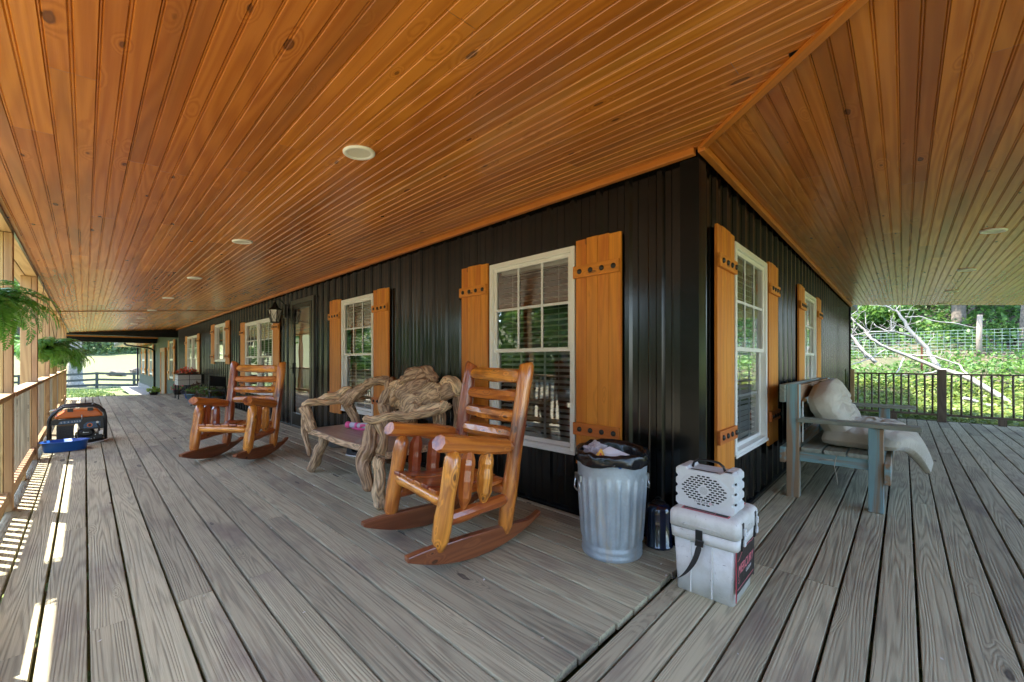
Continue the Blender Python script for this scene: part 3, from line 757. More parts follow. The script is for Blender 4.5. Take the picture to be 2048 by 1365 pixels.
def make_rocker(name, label):
    root = empty(name, (0, 0, 0), 0, label, 'rocking chair', 'log rocking chairs')
    P = lambda u, v, z: (u, -v, z)
    rnds = iter([.55, .35, .4, .3, .62, .45, .9, .15, .25, .85, .35, .5, .6, .4, .5, .7, .8, .3]*2)
    for s in (-1, 1):
        b = MB(); pencil(b, P(.313*s, .236, .105), P(.313*s, .150, .662), .050, 12, tip=.055, tr=.4, rnd=.72 if s > 0 else .5); b.build('leg', 'cedar_log', root)
        b = MB(); pencil(b, P(.307*s, -.236, .075), P(.307*s, -.418, 1.135), .049, 12, tip=.05, tr=.5, rnd=.5 if s > 0 else .3, t1=False, seg=10); b.build('back_post', 'cedar_log', root)
        b = MB(); pencil(b, P(.318*s, .245, .705), P(.312*s, -.285, .608), .051, 8, smooth=False, tip=.05, rnd=.42, t0=False, seg=8); b.build('armrest', 'cedar_log', root)
        # rocker plank: curved underside, straight upper edge
        n = 18; up_, lo = [], []
        for i in range(n+1):
            t = i/n; v = .43-.96*t; e = abs(2*t-1.0)
            zl = .004+.108*abs((v+.03)/.47)**2.0
            zu = .122+.018*math.cos((t-.5)*2.6)+(v*.035)
            if t < .07: zu = zl+(zu-zl)*(.7+.3*t/.07)
            if t > .90: zu = zl+(zu-zl)*(.55+.45*(1-t)/.10)
            lo.append((-v, zl)); up_.append((-v, max(zu, zl+.028)))
        b = MB(); b.prism([(p[0], p[1]) for p in lo]+[(p[0], p[1]) for p in up_[::-1]], .303*s-.024, .303*s+.024, 'x', rnd=.5)
        b.build('rocker', 'cedar_plank', root, bevel=.006)
        for v, q in ((.045, .35), (-.095, .75)):
            b = MB(); pencil(b, P(.312*s, v+.035, .30), P(.312*s, v-.01, .655-.01*(v < 0)*2), .046, 8, smooth=False, tip=.07, tr=.3, rnd=q if s > 0 else .2); b.build('spindle', 'cedar_log', root)
        b = MB(); pencil(b, P(.308*s, .215, .268), P(.308*s, -.262, .292), .039, 9, smooth=False, tip=.05, rnd=.3); b.build('stretcher', 'cedar_log', root)
    for z, h in ((1.055, .049), (.922, .042), (.792, .044), (.668, .046)):
        v = -.239-(z-.1)*.178/1.035
        b = MB(); pencil(b, P(-.285, v, z), P(.285, v, z), h, 8, smooth=False, tip=.045, tr=.55, rnd=random.uniform(.45, .8), flat=1.0)
        b.build('back_slat', 'cedar_log', root)
    b = MB(); pencil(b, P(-.30, .20, .372), P(.30, .20, .372), .040, 9, rnd=.75); b.build('seat_rail', 'cedar_log', root)
    b = MB(); pencil(b, P(-.30, -.25, .345), P(.30, -.25, .345), .038, 9, rnd=.4); b.build('seat_rail', 'cedar_log', root)
    for k in range(6):
        x0 = -.268+k*.0905; b = MB(); vs = np.linspace(.235, -.262, 9); lo = []; up_ = []
        for v in vs:
            z = .408-.030*math.sin((.235-v)/.5*math.pi)-.02*(.235-v)/.5+.004*math.sin(k*2.1)
            lo.append((-v, z)); up_.append((-v, z+.024))
        b.prism(lo+up_[::-1], x0, x0+.083, 'x', rnd=random.uniform(.2, .5)); b.build('seat_slat', 'cedar_log', root, bevel=.005)
    return root
rk = make_rocker('rocking_chair', 'varnished log rocking chair nearest the camera, before the large window and trash can')
rk2 = copy_tree(rk, None, 'varnished log rocking chair farther off, left of the driftwood bench')
rk.location = (-1.223, -.961, 0); rk.rotation_euler = (0, 0, R(-5.5))
rk2.location = (-4.846, -1.329, 0); rk2.rotation_euler = (0, 0, R(41.4))

# ------------------------------------------------------------------ driftwood bench
bench = empty('driftwood_bench', (-2.8, -.65, 0), 0, 'rustic bench of twisted driftwood roots with a smooth plank seat between the rocking chairs', 'bench')
def root_limb(name, pts, rad, seed, n=30, wob=.34, flat=1., rnd=None, sub=9, mat='driftwood'):
    if name == 'back_branch': pts = [(p[0], p[1], .44+(p[2]-.44)*.83) for p in pts]
    if name == 'back_branch': rad = [q*(1.22 if pts[0][0] > -2.85 else 1.3) for q in rad]
    pts = [Vector(p) for p in pts]; P_ = []; Q = []
    k = len(pts)
    for i in range(k-1):
        p0, p1, p2, p3 = pts[max(i-1, 0)], pts[i], pts[i+1], pts[min(i+2, k-1)]
        for j in range(sub):
            t = j/sub
            P_.append(.5*((2*p1)+(p2-p0)*t+(2*p0-5*p1+4*p2-p3)*t*t+(3*p1-p0-3*p2+p3)*t**3)); Q.append(rad[i]*(1-t)+rad[i+1]*t)
    P_.append(pts[-1]); Q.append(rad[-1])
    for i in range(len(P_)):
        P_[i] = P_[i]+Vector((mn.noise(P_[i]*7+Vector((seed, 0, 0))), mn.noise(P_[i]*7+Vector((0, seed, 0))), mn.noise(P_[i]*7+Vector((0, 0, seed)))))*.022
    Q[0] *= .8; Q[-1] *= .7
    P_ = [P_[0]-(P_[1]-P_[0]).normalized()*Q[0]*.2]+P_+[P_[-1]+(P_[-1]-P_[-2]).normalized()*Q[-1]*.4]
    Q = [Q[0]*.72]+Q+[Q[-1]*.6]
    b = MB(); b.tube(P_, Q, n, rnd=rnd, wob=wob, seed=seed, freq=5.5, flat=flat, groove=.30)
    # gnarled grooves running along the grain
    for i, v in enumerate(b.v):
        v = Vector(v); q = mn.noise(Vector((v.x*9, v.y*9, v.z*9)))*.020+mn.noise(Vector((v.x*26+seed, v.y*26, v.z*26)))*.011
        b.v[i] = (v.x+q, v.y-q*.7, v.z+q*.8)
    return b.build(name, mat, bench, world=True)
b = MB(); nseg = 26; poly = []
for i in range(nseg+1):
    t = i/nseg; poly.append((-3.62+1.62*t, -.955+.012*math.sin(t*9)-.01*math.sin(t*3.1)))
for i in range(nseg+1):
    t = i/nseg; poly.append((-2.0-1.62*t, -.22+.02*math.sin(t*7)))
b.prism(poly, .385, .445, 'z', rnd=.5); b.mi = [0 if i < 2 else 1 for i in range(len(b.f))]; b.build('seat', ['slab_wood', 'driftwood'], bench, bevel=.010, seg=3, world=True)
root_limb('leg', [(-3.40, -.86, .40), (-3.46, -.90, .20), (-3.55, -.96, .01)], [.060, .052, .048], 3)
root_limb('leg', [(-2.02, -.98, .40), (-2.02, -1.00, .2), (-2.03, -1.0, .01)], [.052, .048, .050], 5, wob=.2)
root_limb('leg', [(-3.52, -.30, .40), (-3.55, -.28, .01)], [.05, .05], 7)
root_limb('leg', [(-2.08, -.28, .40), (-2.02, -.26, .01)], [.055, .05], 9)
# near end arm: flat curved slab on a crooked upright
root_limb('armrest', [(-2.12, -1.08, .70), (-2.02, -.98, .705), (-1.98, -.75, .715), (-1.96, -.5, .73), (-2.0, -.34, .76)], [.050, .058, .055, .05, .045], 12, wob=.2, flat=.55)
root_limb('arm_support', [(-2.10, -1.04, .66), (-2.09, -1.05, .50), (-2.13, -1.07, .34), (-2.10, -1.06, .16)], [.045, .062, .055, .040], 14)
root_limb('arm_support', [(-2.05, -.99, .44), (-2.03, -.96, .55), (-2.06, -.98, .67)], [.045, .035, .045], 15)
# far end arm
root_limb('armrest', [(-3.66, -1.0, .70), (-3.60, -.88, .71), (-3.62, -.6, .70), (-3.58, -.35, .72)], [.045, .052, .042, .036], 18, flat=.7)
root_limb('arm_support', [(-3.62, -.98, .68), (-3.60, -.96, .58), (-3.56, -.92, .42)], [.055, .06, .05], 20)
root_limb('arm_support', [(-3.66, -.98, .66), (-3.70, -.95, .40), (-3.62, -.93, .15)], [.035, .028, .02], 21)
root_limb('arm_support', [(-3.58, -.55, .68), (-3.54, -.50, .55), (-3.52, -.46, .42)], [.065, .05, .045], 22)
# sweeping branches on the far side of the back
root_limb('back_branch', [(-3.72, -.92, .74), (-3.70, -.75, .79), (-3.66, -.58, .86), (-3.6, -.48, .90)], [.020, .034, .040, .028], 24)
root_limb('back_branch', [(-3.55, -.62, .74), (-3.50, -.52, .84), (-3.42, -.42, .95)], [.048, .055, .045], 26)
root_limb('back_branch', [(-3.46, -.50, .90), (-3.30, -.44, 1.0), (-3.10, -.40, 1.05), (-2.96, -.38, 1.03)], [.030, .04, .042, .04], 28)
root_limb('back_branch', [(-3.02, -.36, 1.04), (-2.93, -.38, .92), (-2.97, -.40, .76), (-2.93, -.40, .62), (-2.96, -.42, .44)], [.045, .055, .075, .06, .055], 30)
root_limb('back_branch', [(-2.98, -.36, .90), (-2.85, -.36, 1.0), (-2.68, -.36, 1.05), (-2.58, -.36, 1.03)], [.042, .045, .035, .035], 32)
root_limb('back_branch', [(-2.80, -.38, .78), (-2.70, -.40, .88), (-2.62, -.38, 1.0), (-2.55, -.36, 1.06)], [.06, .085, .075, .05], 34, wob=.5)
root_limb('back_branch', [(-2.64, -.38, 1.0), (-2.50, -.36, 1.10), (-2.34, -.34, 1.13), (-2.22, -.34, 1.07)], [.06, .085, .075, .04], 36, wob=.5)
root_limb('back_branch', [(-2.60, -.40, .84), (-2.46, -.42, .92), (-2.32, -.40, 1.02), (-2.24, -.36, 1.08)], [.075, .11, .095, .05], 38, wob=.55)
root_limb('back_branch', [(-2.46, -.44, .70), (-2.36, -.44, .82), (-2.20, -.42, .90), (-2.04, -.40, 1.0)], [.06, .09, .09, .06], 40, wob=.5)
root_limb('back_branch', [(-2.28, -.42, .80), (-2.12, -.40, .90), (-1.98, -.36, .98), (-1.90, -.34, 1.02)], [.05, .07, .065, .04], 42, wob=.5)
root_limb('back_branch', [(-2.06, -.36, 1.04), (-2.00, -.36, 1.08), (-1.93, -.34, 1.05), (-1.88, -.33, .95)], [.035, .04, .045, .04], 44)
root_limb('back_branch', [(-2.78, -.44, .64), (-2.60, -.48, .66), (-2.40, -.50, .72), (-2.22, -.50, .82)], [.035, .045, .055, .05], 46)
root_limb('back_branch', [(-2.52, -.40, .84), (-2.56, -.38, .66), (-2.52, -.36, .44)], [.06, .055, .05], 48)
root_limb('back_branch', [(-2.14, -.38, .84), (-2.12, -.36, .66), (-2.14, -.34, .44)], [.055, .05, .06], 50)
root_limb('back_branch', [(-1.92, -.32, .98), (-1.90, -.30, .70), (-1.92, -.30, .40)], [.035, .045, .04], 52)
root_limb('back_branch', [(-2.30, -.52, .72), (-2.12, -.54, .76), (-1.98, -.48, .80), (-1.92, -.42, .86)], [.035, .045, .042, .03], 54)
# toy on the bench
toy = empty('toy_blaster', (-3.12, -.62, .446), R(22), 'pink and white plastic toy lying on the bench seat', 'toy')
b = MB(); b.tube([(-.12, 0, .045), (.12, 0, .045)], [.027, .027], 16); b.build('barrel', 'lilac', toy)
b = MB(); b.tube([(-.17, 0, .045), (-.165, 0, .045), (-.12, 0, .045)], [.034, .036, .028], 16); b.build('cap', 'pink', toy)
b = MB(); b.tube([(.10, 0, .045), (.15, 0, .045), (.165, 0, .045)], [.029, .034, .030], 16); b.build('cap', 'pink', toy)
b = MB(); b.tube([(-.05, 0, .045), (-.02, 0, .045)], .031, 16); b.tube([(-.10, .0, .016), (0, 0, .008), (.10, 0, .018)], [.012, .016, .012], 10); b.tube([(.02, -.018, .03), (.04, -.03, .05), (.09, -.02, .055)], [.010, .016, .010], 8); b.build('grip', 'pink', toy)
# things on the floor round the bench
for x, y, rz, s, lb in ((-3.93, -.30, .3, 1, 'black rubber shoe on the deck beneath the far end of the bench'), (-3.45, -.22, -.2, 1, 'black rubber shoe with a pale sole below the middle of the bench')):
    r_ = empty('shoe', (x, y, 0), rz, lb, 'shoe', 'shoes under the bench'); b = MB()
    n = 20; rings = []
    for z, sc, tz in ((.0, .96, 0), (.012, 1, 0), (.02, 1, 0), (.05, .93, .012), (.075, .72, .03)):
        vs = []
        for k in range(n):
            a = 2*math.pi*k/n; vs.append((.135*sc*math.cos(a)-(.03 if z > .06 else 0), (.045+.008*math.cos(a))*sc*math.sin(a), z+(tz if math.cos(a) < 0 else -tz*.6)))
        rings += vs
    b.add(rings, [(i*n+j, i*n+(j+1) % n, (i+1)*n+(j+1) % n, (i+1)*n+j) for i in range(4) for j in range(n)]+[tuple(range(n))[::-1]], smooth=True); b.build('upper', 'black_rubber', r_)
    b = MB(); b.lathe([(.0, .0), (1, .0), (1.03, .006), (1, .014)], n, smooth=False); b.v = [(p[0]*.138, p[1]*.048, p[2]) for p in b.v]; b.build('sole', 'vinyl_grey', r_)
b = MB(); b.lathe([(.10, 0), (.13, .02), (.14, .20), (.152, .205), (.152, .23), (.138, .23), (.13, .12), (0, .11)], 28)
tag(b.build('pot', 'rock', loc=(-4.62, -.20, 0)), 'dark grey plant pot by the wall behind the far end of the bench', 'pot')

# ------------------------------------------------------------------ trash can
can = empty('trash_can', (-.385, -.345, 0), 0, 'ribbed galvanized steel trash can with a black liner near the house corner', 'trash can')
def rib(a, z, i): return 1+((.042*(1/(1+math.exp(-9*(math.cos(a*22)-.2)))) ) if .085 < z < .47 else 0)
b = MB(); zz = [0, .008, .022, .035, .045, .06, .07, .08, .10, .2, .3, .4, .455, .475, .49, .53, .548, .556, .562, .572]
rr = [.176, .180, .180, .176, .179, .179, .176, .177, .179, .186, .192, .198, .201, .203, .204, .206, .210, .216, .216, .210]
b.lathe(list(zip(rr, zz)), 208, fn=rib); b.build('can_body', 'galvanized', can)
b = MB()
b = MB()
for a in (R(-128), R(52)):
    b = MB()
    c, s = math.cos(a), math.sin(a); tx, ty = -s, c
    P_ = lambda t, o, z: ((.205+o)*c+tx*t, (.205+o)*s+ty*t, z)
    b.tube([P_(-.036, .010, .445), P_(-.048, .014, .40), P_(-.042, .017, .382), P_(0, .018, .378), P_(.042, .017, .382), P_(.048, .014, .40), P_(.036, .010, .445)], .0042, 8)
    b.obox(((.212)*c, (.212)*s, .452), (tx*.05, ty*.05, 0), (c*.006, s*.006, 0), (0, 0, .018))
    b.build('handle', 'steel', can)
def lin(a, z, i): return 1+.012*math.sin(a*9+i)+.010*math.sin(a*23+i*2)+.03*mn.noise(Vector((math.cos(a)*3, math.sin(a)*3, z*14+i*.4)))
b = MB(); prof = [(.220, .548), (.223, .556), (.224, .575), (.222, .60), (.214, .618), (.200, .618), (.190, .59), (.185, .56), (.178, .53), (.15, .50), (.0, .49)]
n = 120; vs = []
for i, (r, z) in enumerate(prof):
    for j in range(n):
        a = 2*math.pi*j/n; f_ = lin(a, z, i); lift = .018*max(0, math.sin(a-.6))**2+.012*mn.noise(Vector((math.cos(a)*4, math.sin(a)*4, 3)))
        vs.append((r*f_*math.cos(a), r*f_*math.sin(a), z+(lift if 2 <= i <= 7 else 0)+(.010*math.sin(a*5) if i == 0 else 0)))
b.add(vs, [(i*n+j, i*n+(j+1) % n, (i+1)*n+(j+1) % n, (i+1)*n+j) for i in range(len(prof)-1) for j in range(n)], smooth=True)
b.build('liner', 'liner', can)
def crumple(name, mat, cx, cy, cz, sx, sy, sz, rz, label, cat, seed, amp=.25):
    b = MB(); nu, nv = 22, 14; vs = []
    for i in range(nv+1):
        for j in range(nu):
            th = math.pi*i/nv; ph = 2*math.pi*j/nu
            d = Vector((math.sin(th)*math.cos(ph), math.sin(th)*math.sin(ph), math.cos(th))); k = 1+amp*mn.noise(d*2.6+Vector((seed, 0, 0)))+amp*.5*mn.noise(d*7+Vector((0, seed, 0)))
            x, y, z = d.x*k*sx, d.y*k*sy, d.z*k*sz; vs.append((x*math.cos(rz)-y*math.sin(rz), x*math.sin(rz)+y*math.cos(rz), z))
    b.add(vs, [(i*nu+j, i*nu+(j+1) % nu, (i+1)*nu+(j+1) % nu, (i+1)*nu+j) for i in range(nv) for j in range(nu)])
    return tag(b.build(name, mat, loc=(cx, cy, cz)), label, cat)
crumple('plastic_film', 'pale_film', -.50, -.35, .585, .075, .05, .045, .4, 'crumpled clear plastic packaging at the left inside the trash can', 'litter', 2, .5)
crumple('plastic_film', 'pale_film', -.385, -.36, .565, .09, .07, .035, .1, 'low pinkish plastic wrap in the middle of the rubbish', 'litter', 5, .4)
b = MB(); b.hexa([(-.10, -.045, -.012), (.10, -.05, -.012), (.09, .05, -.012), (-.085, .045, -.012), (-.09, -.035, .014), (.085, -.04, .014), (.075, .04, .014), (-.07, .035, .014)])
o = b.build('foam_tray', 'foam_white', loc=(-.325, -.38, .590), bevel=.008); o.rotation_euler = (.35, .30, .15); tag(o, 'white foam tray poking out of the rubbish in the can', 'litter')
b = MB(); b.prism([(-.035, 0), (.035, 0), (.004, .055)], -.008, .008, 'y'); o = b.build('carton', 'carton', loc=(-.40, -.455, .575)); o.rotation_euler = (-.3, .1, R(42)); tag(o, 'yellow orange torn carton corner in the trash can', 'litter')
b = MB(); b.prism([(-.012, .006), (.014, .006), (.003, .034)], -.0095, -.0085, 'y'); q = b.build('print', 'petal_red', o)
crumple('wrapper', 'blue_plastic', -.258, -.493, .556, .026, .016, .018, 0, 'bright blue wrapper hanging over the front rim of the can', 'litter', 9, .35)

# ------------------------------------------------------------------ small dark canister
tk = empty('canister', (-.205, -.085, 0), 0, 'small glossy navy canister with ribbed side and wire loop, between can and cooler', 'canister')
b = MB(); b.lathe([(.0, .0), (.082, .0), (.086, .006), (.084, .014), (.078, .02), (.078, .21), (.074, .238), (.062, .256), (.042, .266), (.0, .268)], 72, fn=lambda a, z, i: 1+(.010*max(0, math.cos(a*18)) if 3 < i < 7 and math.cos(a+2.2) > .3 else 0)); b.build('tank', 'navy_gloss', tk)
b = MB(); b.lathe([(.045, .262), (.04, .272), (.018, .276), (.0, .278)], 24); b.build('lid', 'black_plastic', tk)
b = MB(); b.tube([(-.024, 0, .270), (-.018, 0, .292), (0, 0, .303), (.018, 0, .292), (.024, 0, .270)], .003, 8); b.build('handle', 'iron', tk)

# ------------------------------------------------------------------ cooler
def rbox(b, x0, y0, z0, x1, y1, z1, r, tx=0., ty=0., n=5, rnd=.5, mi=0, rt=0.):
    """box with rounded vertical corners, taper inwards at the bottom and optional rounded top"""
    lv = [(0, 1)]; H_ = z1-z0
    steps = [(z0, 0, 1), (z1-rt, 0, 0)] + ([(z1-rt+rt*math.sin(a), rt*(1-math.cos(a)), 0) for a in np.linspace(.2, math.pi/2, 6)] if rt else [(z1, 0, 0)])
    if rt and False: pass
    vs = []; k = 0; N_ = 4*(n+1)
    for z, ins, bt in steps:
        ax, ay = x0+ins+tx*bt, y0+ins+ty*bt; cx_, cy_ = x1-ins-tx*bt, y1-ins-ty*bt; q = max(r-ins*.3, .002)
        for (ox, oy, a0) in ((cx_-q, cy_-q, 0), (ax+q, cy_-q, 90), (ax+q, ay+q, 180), (cx_-q, ay+q, 270)):
            for j in range(n+1):
                a = R(a0+90*j/n); vs.append((ox+q*math.cos(a), oy+q*math.sin(a), z))
        k += 1
    fs = [(i*N_+j, i*N_+(j+1) % N_, (i+1)*N_+(j+1) % N_, (i+1)*N_+j) for i in range(k-1) for j in range(N_)]
    b.add(vs, fs, None, rnd, True, mi); o = len(b.v)-len(vs)
    for rng, rev in ((range(N_), True), (range((k-1)*N_, k*N_), False)):
        idx = [o+i for i in rng]; idx = idx[::-1] if rev else idx
        b.f.append(idx); b.r.append(rnd); b.sm.append(False); b.mi.append(mi)
cl = empty('cooler', (.19, -.305, -.012), 0, 'scuffed white hard cooler with latches and a black sticker, standing at the deck corner', 'cooler')
hx, hy = .152, .172
b = MB(); rbox(b, -hx+.006, -hy+.006, 0, hx-.006, hy-.006, .275, .022, .012, .012); b.build('cooler_body', 'cooler_plastic', cl)
b = MB(); rbox(b, -hx-.008, -hy-.008, .268, hx+.008, hy+.008, .322, .026, .004, .004); b.build('collar', 'cooler_plastic', cl)
b = MB(); rbox(b, -hx-.012, -hy-.012, .326, hx+.012, hy+.012, .412, .03, rt=.03); b.build('lid', 'cooler_plastic', cl)
b = MB(); rbox(b, -hx-.004, -hy-.004, .321, hx+.004, hy+.004, .327, .024); b.build('seal', 'slot_black', cl)
b = MB()      # raised ribs of the front and side panels
b.box(-.060, -hy-.001, .012, -.054, -hy+.014, .262); b.box(.040, -hy-.001, .012, .046, -hy+.014, .262); b.box(-.10, -hy-.016, .348, .08, -hy-.011, .352)
b.build('panel_rib', 'cooler_plastic', cl, bevel=.002)
for y in (-.105, .115):
    b = MB(); b.box(hx+.004, y-.016, .262, hx+.013, y+.016, .392); b.build('latch_recess', 'black_plastic', cl, bevel=.003)
    b = MB(); b.box(hx+.013, y-.010, .285, hx+.024, y+.010, .315); b.box(hx+.0131, y-.009, .335, hx+.026, y+.009, .368); b.box(hx+.014, y-.004, .30, hx+.021, y+.004, .35); b.build('latch', 'white_plastic', cl, bevel=.003)
# sticker on the side
sx = hx-.006+.0012
def side_poly(pts, x, mat, nm, th=.0012):
    b = MB(); b.prism(pts, x, x+th, 'x'); return b.build(nm, mat, cl)
# outline in (y, z); the body tapers slightly towards its foot
st = [(-.160, .030), (-.150, .038), (-.146, .062), (.128, .062), (.140, .050), (.158, .050), (.158, .262), (-.160, .262)]
side_poly([(-.163, .030), (-.159, .030), (-.159, .266), (-.163, .266)], sx-.0005, 'red_line', 'sticker_border', .0028)
side_poly(st, sx, 'label_black', 'sticker')
def stroke(b, pts, wd, x):
    for (a, c), (d_, e) in zip(pts[:-1], pts[1:]):
        v = Vector((d_-a, e-c)); l = v.length; v /= max(l, 1e-6); nn = Vector((-v.y, v.x))*wd/2; A = Vector((a, c))-v*wd*.3; B = Vector((d_, e))+v*wd*.3
        p = [A-nn, B-nn, B+nn, A+nn]; b.prism([(q.x, q.y) for q in p], x, x+.0008, 'x')
b = MB(); stroke(b, [(-.135, .216), (-.11, .219), (-.085, .234), (-.04, .248), (.06, .250), (.10, .243), (.145, .249)], .0035, sx+.0014)
stroke(b, [(-.140, .082), (.135, .082)], .003, sx+.0014); stroke(b, [(-.125, .122), (-.118, .135), (-.128, .146)], .0022, sx+.0014); stroke(b, [(-.132, .116), (-.120, .107), (-.104, .118)], .0025, sx+.0014)
b.build('sticker_line', 'pink_line', cl)
text_obj('sticker_lettering', 'MERCURY', .062, 'pink_line', cl, (sx+.0016, -.002, .165), (R(90), 0, R(90)), shear=.25, sx=.92)
text_obj('sticker_lettering', 'CUSTOM', .022, 'vinyl_grey', cl, (sx+.0016, .045, .125), (R(90), 0, R(90)), shear=.25)
# lid sticker
b = MB(); b.box(-.112, -.150, .4118, .112, .150, .4126); b.build('sticker_border', 'red_line', cl)
b = MB(); b.box(-.105, -.143, .4124, .105, .143, .4132); b.build('sticker', 'label_black', cl)
b = MB()
b.box(-.095, -.136, .4131, .045, -.133, .4136); b.box(.045, -.136, .4131, .048, -.10, .4136); b.build('sticker_line', 'pink_line', cl)
text_obj('sticker_lettering', 'MERCURY', .05, 'pink_line', cl, (-.02, -.100, .4134), (0, 0, 0), shear=.25)
# strap
b = MB(); b.obox((-.012, -hy-.012, .300), (.017, 0, 0), (0, .0035, 0), (0, 0, .034)); b.obox((-.008, -hy-.019, .272), (.020, 0, 0), (0, .004, 0), (.002, 0, .016)); b.build('buckle', 'black_plastic', cl, bevel=.003)
b = MB(); pts = []; nS = 26
ctrl = [(-.008, -hy-.016, .262, 0, .018), (-.014, -hy-.022, .225, .2, .014), (-.028, -hy-.024, .180, .5, .018), (-.060, -hy-.018, .120, .9, .020), (-.100, -hy-.012, .07, 1.1, .016), (-.135, -hy-.004, .045, 1.3, .010), (-.152, -hy+.012, .048, 1.5, .010), (-.160, -hy+.03, .065, 1.5, .012)]
vs = []
for i in range(len(ctrl)):
    x, y, z, tw, wd = ctrl[i]; d_ = Vector((math.cos(tw*.8), -.25*math.sin(tw), .45*math.sin(tw)))*wd; vs += [Vector((x, y, z))-d_, Vector((x, y, z))+d_]
b.add(vs, [(2*i, 2*i+1, 2*i+3, 2*i+2) for i in range(len(ctrl)-1)], smooth=True)
o = b.build('strap', 'black_rubber', cl); m_ = o.modifiers.new('s', 'SOLIDIFY'); m_.thickness = .003; m_ = o.modifiers.new('u', 'SUBSURF'); m_.levels = 2; m_.render_levels = 2

# ------------------------------------------------------------------ speaker
spk = empty('speaker', (.180, -.345, .4015), R(-1), 'light grey rugged speaker with oval slotted grille and black handle on top of the cooler', 'speaker')
W2, D2, H2 = .142, .078, .205
b = MB(); prof = [(-W2+.016, 0), (W2-.016, 0), (W2, .014), (W2, .042), (W2-.010, .049), (W2-.010, .058), (W2, .064), (W2, .092), (W2-.009, .098), (W2-.009, .107), (W2, .113), (W2, .141), (W2-.010, .147), (W2-.010, .156), (W2, .163), (W2, .190), (W2-.016, H2),
        (.088, H2), (.078, H2-.012), (-.078, H2-.012), (-.088, H2), (-W2+.016, H2), (-W2, .190), (-W2, .163), (-W2+.010, .156), (-W2+.010, .147), (-W2, .141), (-W2, .113), (-W2+.009, .107), (-W2+.009, .098), (-W2, .092), (-W2, .064), (-W2+.010, .058), (-W2+.010, .049), (-W2, .042), (-W2, .014)]
b.prism(prof, -D2, -.012, 'y', rnd=.5); b.prism([(x*.985, z*.985+.0015) for x, z in prof], -.011, .011, 'y', rnd=.5); b.prism(prof, .012, D2, 'y', rnd=.5)
b.build('speaker_body', 'white_plastic', spk, bevel=.005, seg=3)
def oval(rx, rz, n=64, c=(0, .099)): return [(c[0]+rx*math.cos(2*math.pi*i/n), c[1]+rz*math.sin(2*math.pi*i/n)) for i in range(n)]
b = MB(); b.prism(oval(.121, .085), -D2-.003, -D2+.002, 'y', rnd=.5); b.build('grille_rim', 'white_plastic', spk, bevel=.0015)
b = MB(); b.prism(oval(.116, .080), -D2-.0045, -D2-.002, 'y', rnd=.5); b.build('grille', 'white_plastic', spk, bevel=.0015)
b = MB()
def capsule(cx, cz, hw, hh, y):
    p = []
    for s_ in (1, -1):
        for j in range(7):
            a = R(-90+180*j/6)*1 if s_ > 0 else R(90+180*j/6); p.append((cx+s_*(hw-hh)+hh*math.cos(a), cz+hh*math.sin(a)))
    b.prism(p, y, y+.002, 'y')
for r_ in range(13):
    z = .099+(r_-6)*.0118; off = .011 if r_ % 2 else 0
    for k in range(-6, 7):
        x = k*.0222+off; ex = (abs(x)+.006)/.112; ez = abs(z-.099)/.077
        if ex*ex+ez*ez > 1: continue
        if (x/.034)**2+((z-.099)/.027)**2 < 1: continue
        if r_ == 1 and abs(x-.0) < .062: continue
        capsule(x, z, .0085, .0036, -D2-.0052)
b.build('grille_slots', 'slot_black', spk)
b = MB()
for rr_ in range(1, 6):
    for k in range(rr_*6):
        a = 2*math.pi*k/(rr_*6)+rr_*.3; b.prism([(.0036*rr_*math.cos(a)+.0009*math.cos(R(60*q)), .099+.0036*rr_*math.sin(a)+.0009*math.sin(R(60*q))) for q in range(6)], -D2-.0050, -D2-.004, 'y')
b.build('tweeter_holes', 'iron', spk)
text_obj('lettering', 'TURTLEB', .0135, 'label_black', spk, (-.012, -D2-.0048, .0402), (R(90), 0, 0), sx=1.25)
text_obj('lettering', 'O', .0135, 'red_line', spk, (.0335, -D2-.0048, .0402), (R(90), 0, 0), sx=1.25)
text_obj('lettering', 'X', .0135, 'label_black', spk, (.0455, -D2-.0048, .0402), (R(90), 0, 0), sx=1.25)
b = MB(); b.tube([(-.080, -.01, H2-.012), (-.072, -.012, H2+.014), (-.050, -.012, H2+.030), (0, -.012, H2+.035), (.050, -.012, H2+.030), (.072, -.012, H2+.014), (.080, -.01, H2-.012)], .0085, 10, flat=.7); b.build('handle', 'black_plastic', spk)
b = MB(); b.box(-.070, -.062, H2-.0125, .060, -.050, H2-.0105); b.box(.094, -.065, H2-.001, .124, -.04, H2+.001); b.build('vent', 'iron', spk)
b = MB()
for z in (.053, .103, .152): b.box(W2-.006, -.055, z-.004, W2-.0005, -.038, z+.004)
b.build('latch', 'iron', spk)

# ------------------------------------------------------------------ blue wooden bench on the side porch
sofa = empty('wooden_bench', (.6, 2.62, 0), 0, 'weathered pale blue painted timber bench with flat arms against the side wall', 'bench')
Y0, Y1 = 1.62, 3.62; f = -.012
def sb(name, mat, *a, **k):
    b = MB(); b.box(*a, **k); return b.build(name, mat, sofa, bevel=.004, world=True)
for y in (Y0, Y1-.09):
    sb('leg', 'blue_wood', .172, y, f, .262, y+.09, .955, axis=2); sb('leg', 'blue_wood', .705, y, f, .795, y+.09, .630, axis=2)
    sb('side_rail', 'blue_wood', .262, y+.03, .300, .705, y+.07, .385, axis=0)
    sb('armrest', 'arm_wood', .255, y-.02, .635, 1.0, y+.12, .668, axis=0)
sb('front_rail', 'blue_wood', .797, Y0-.02, .215, .835, Y1+.02, .375, axis=1)
sb('rear_rail', 'blue_wood', .132, Y0-.05, .285, .170, Y1+.05, .415, axis=1)
for x0, x1 in ((.275, .415), (.430, .570), (.585, .79)):
    sb('seat_board', 'arm_wood', x0, Y0+.002, .387, x1, Y1-.002, .421, axis=1)
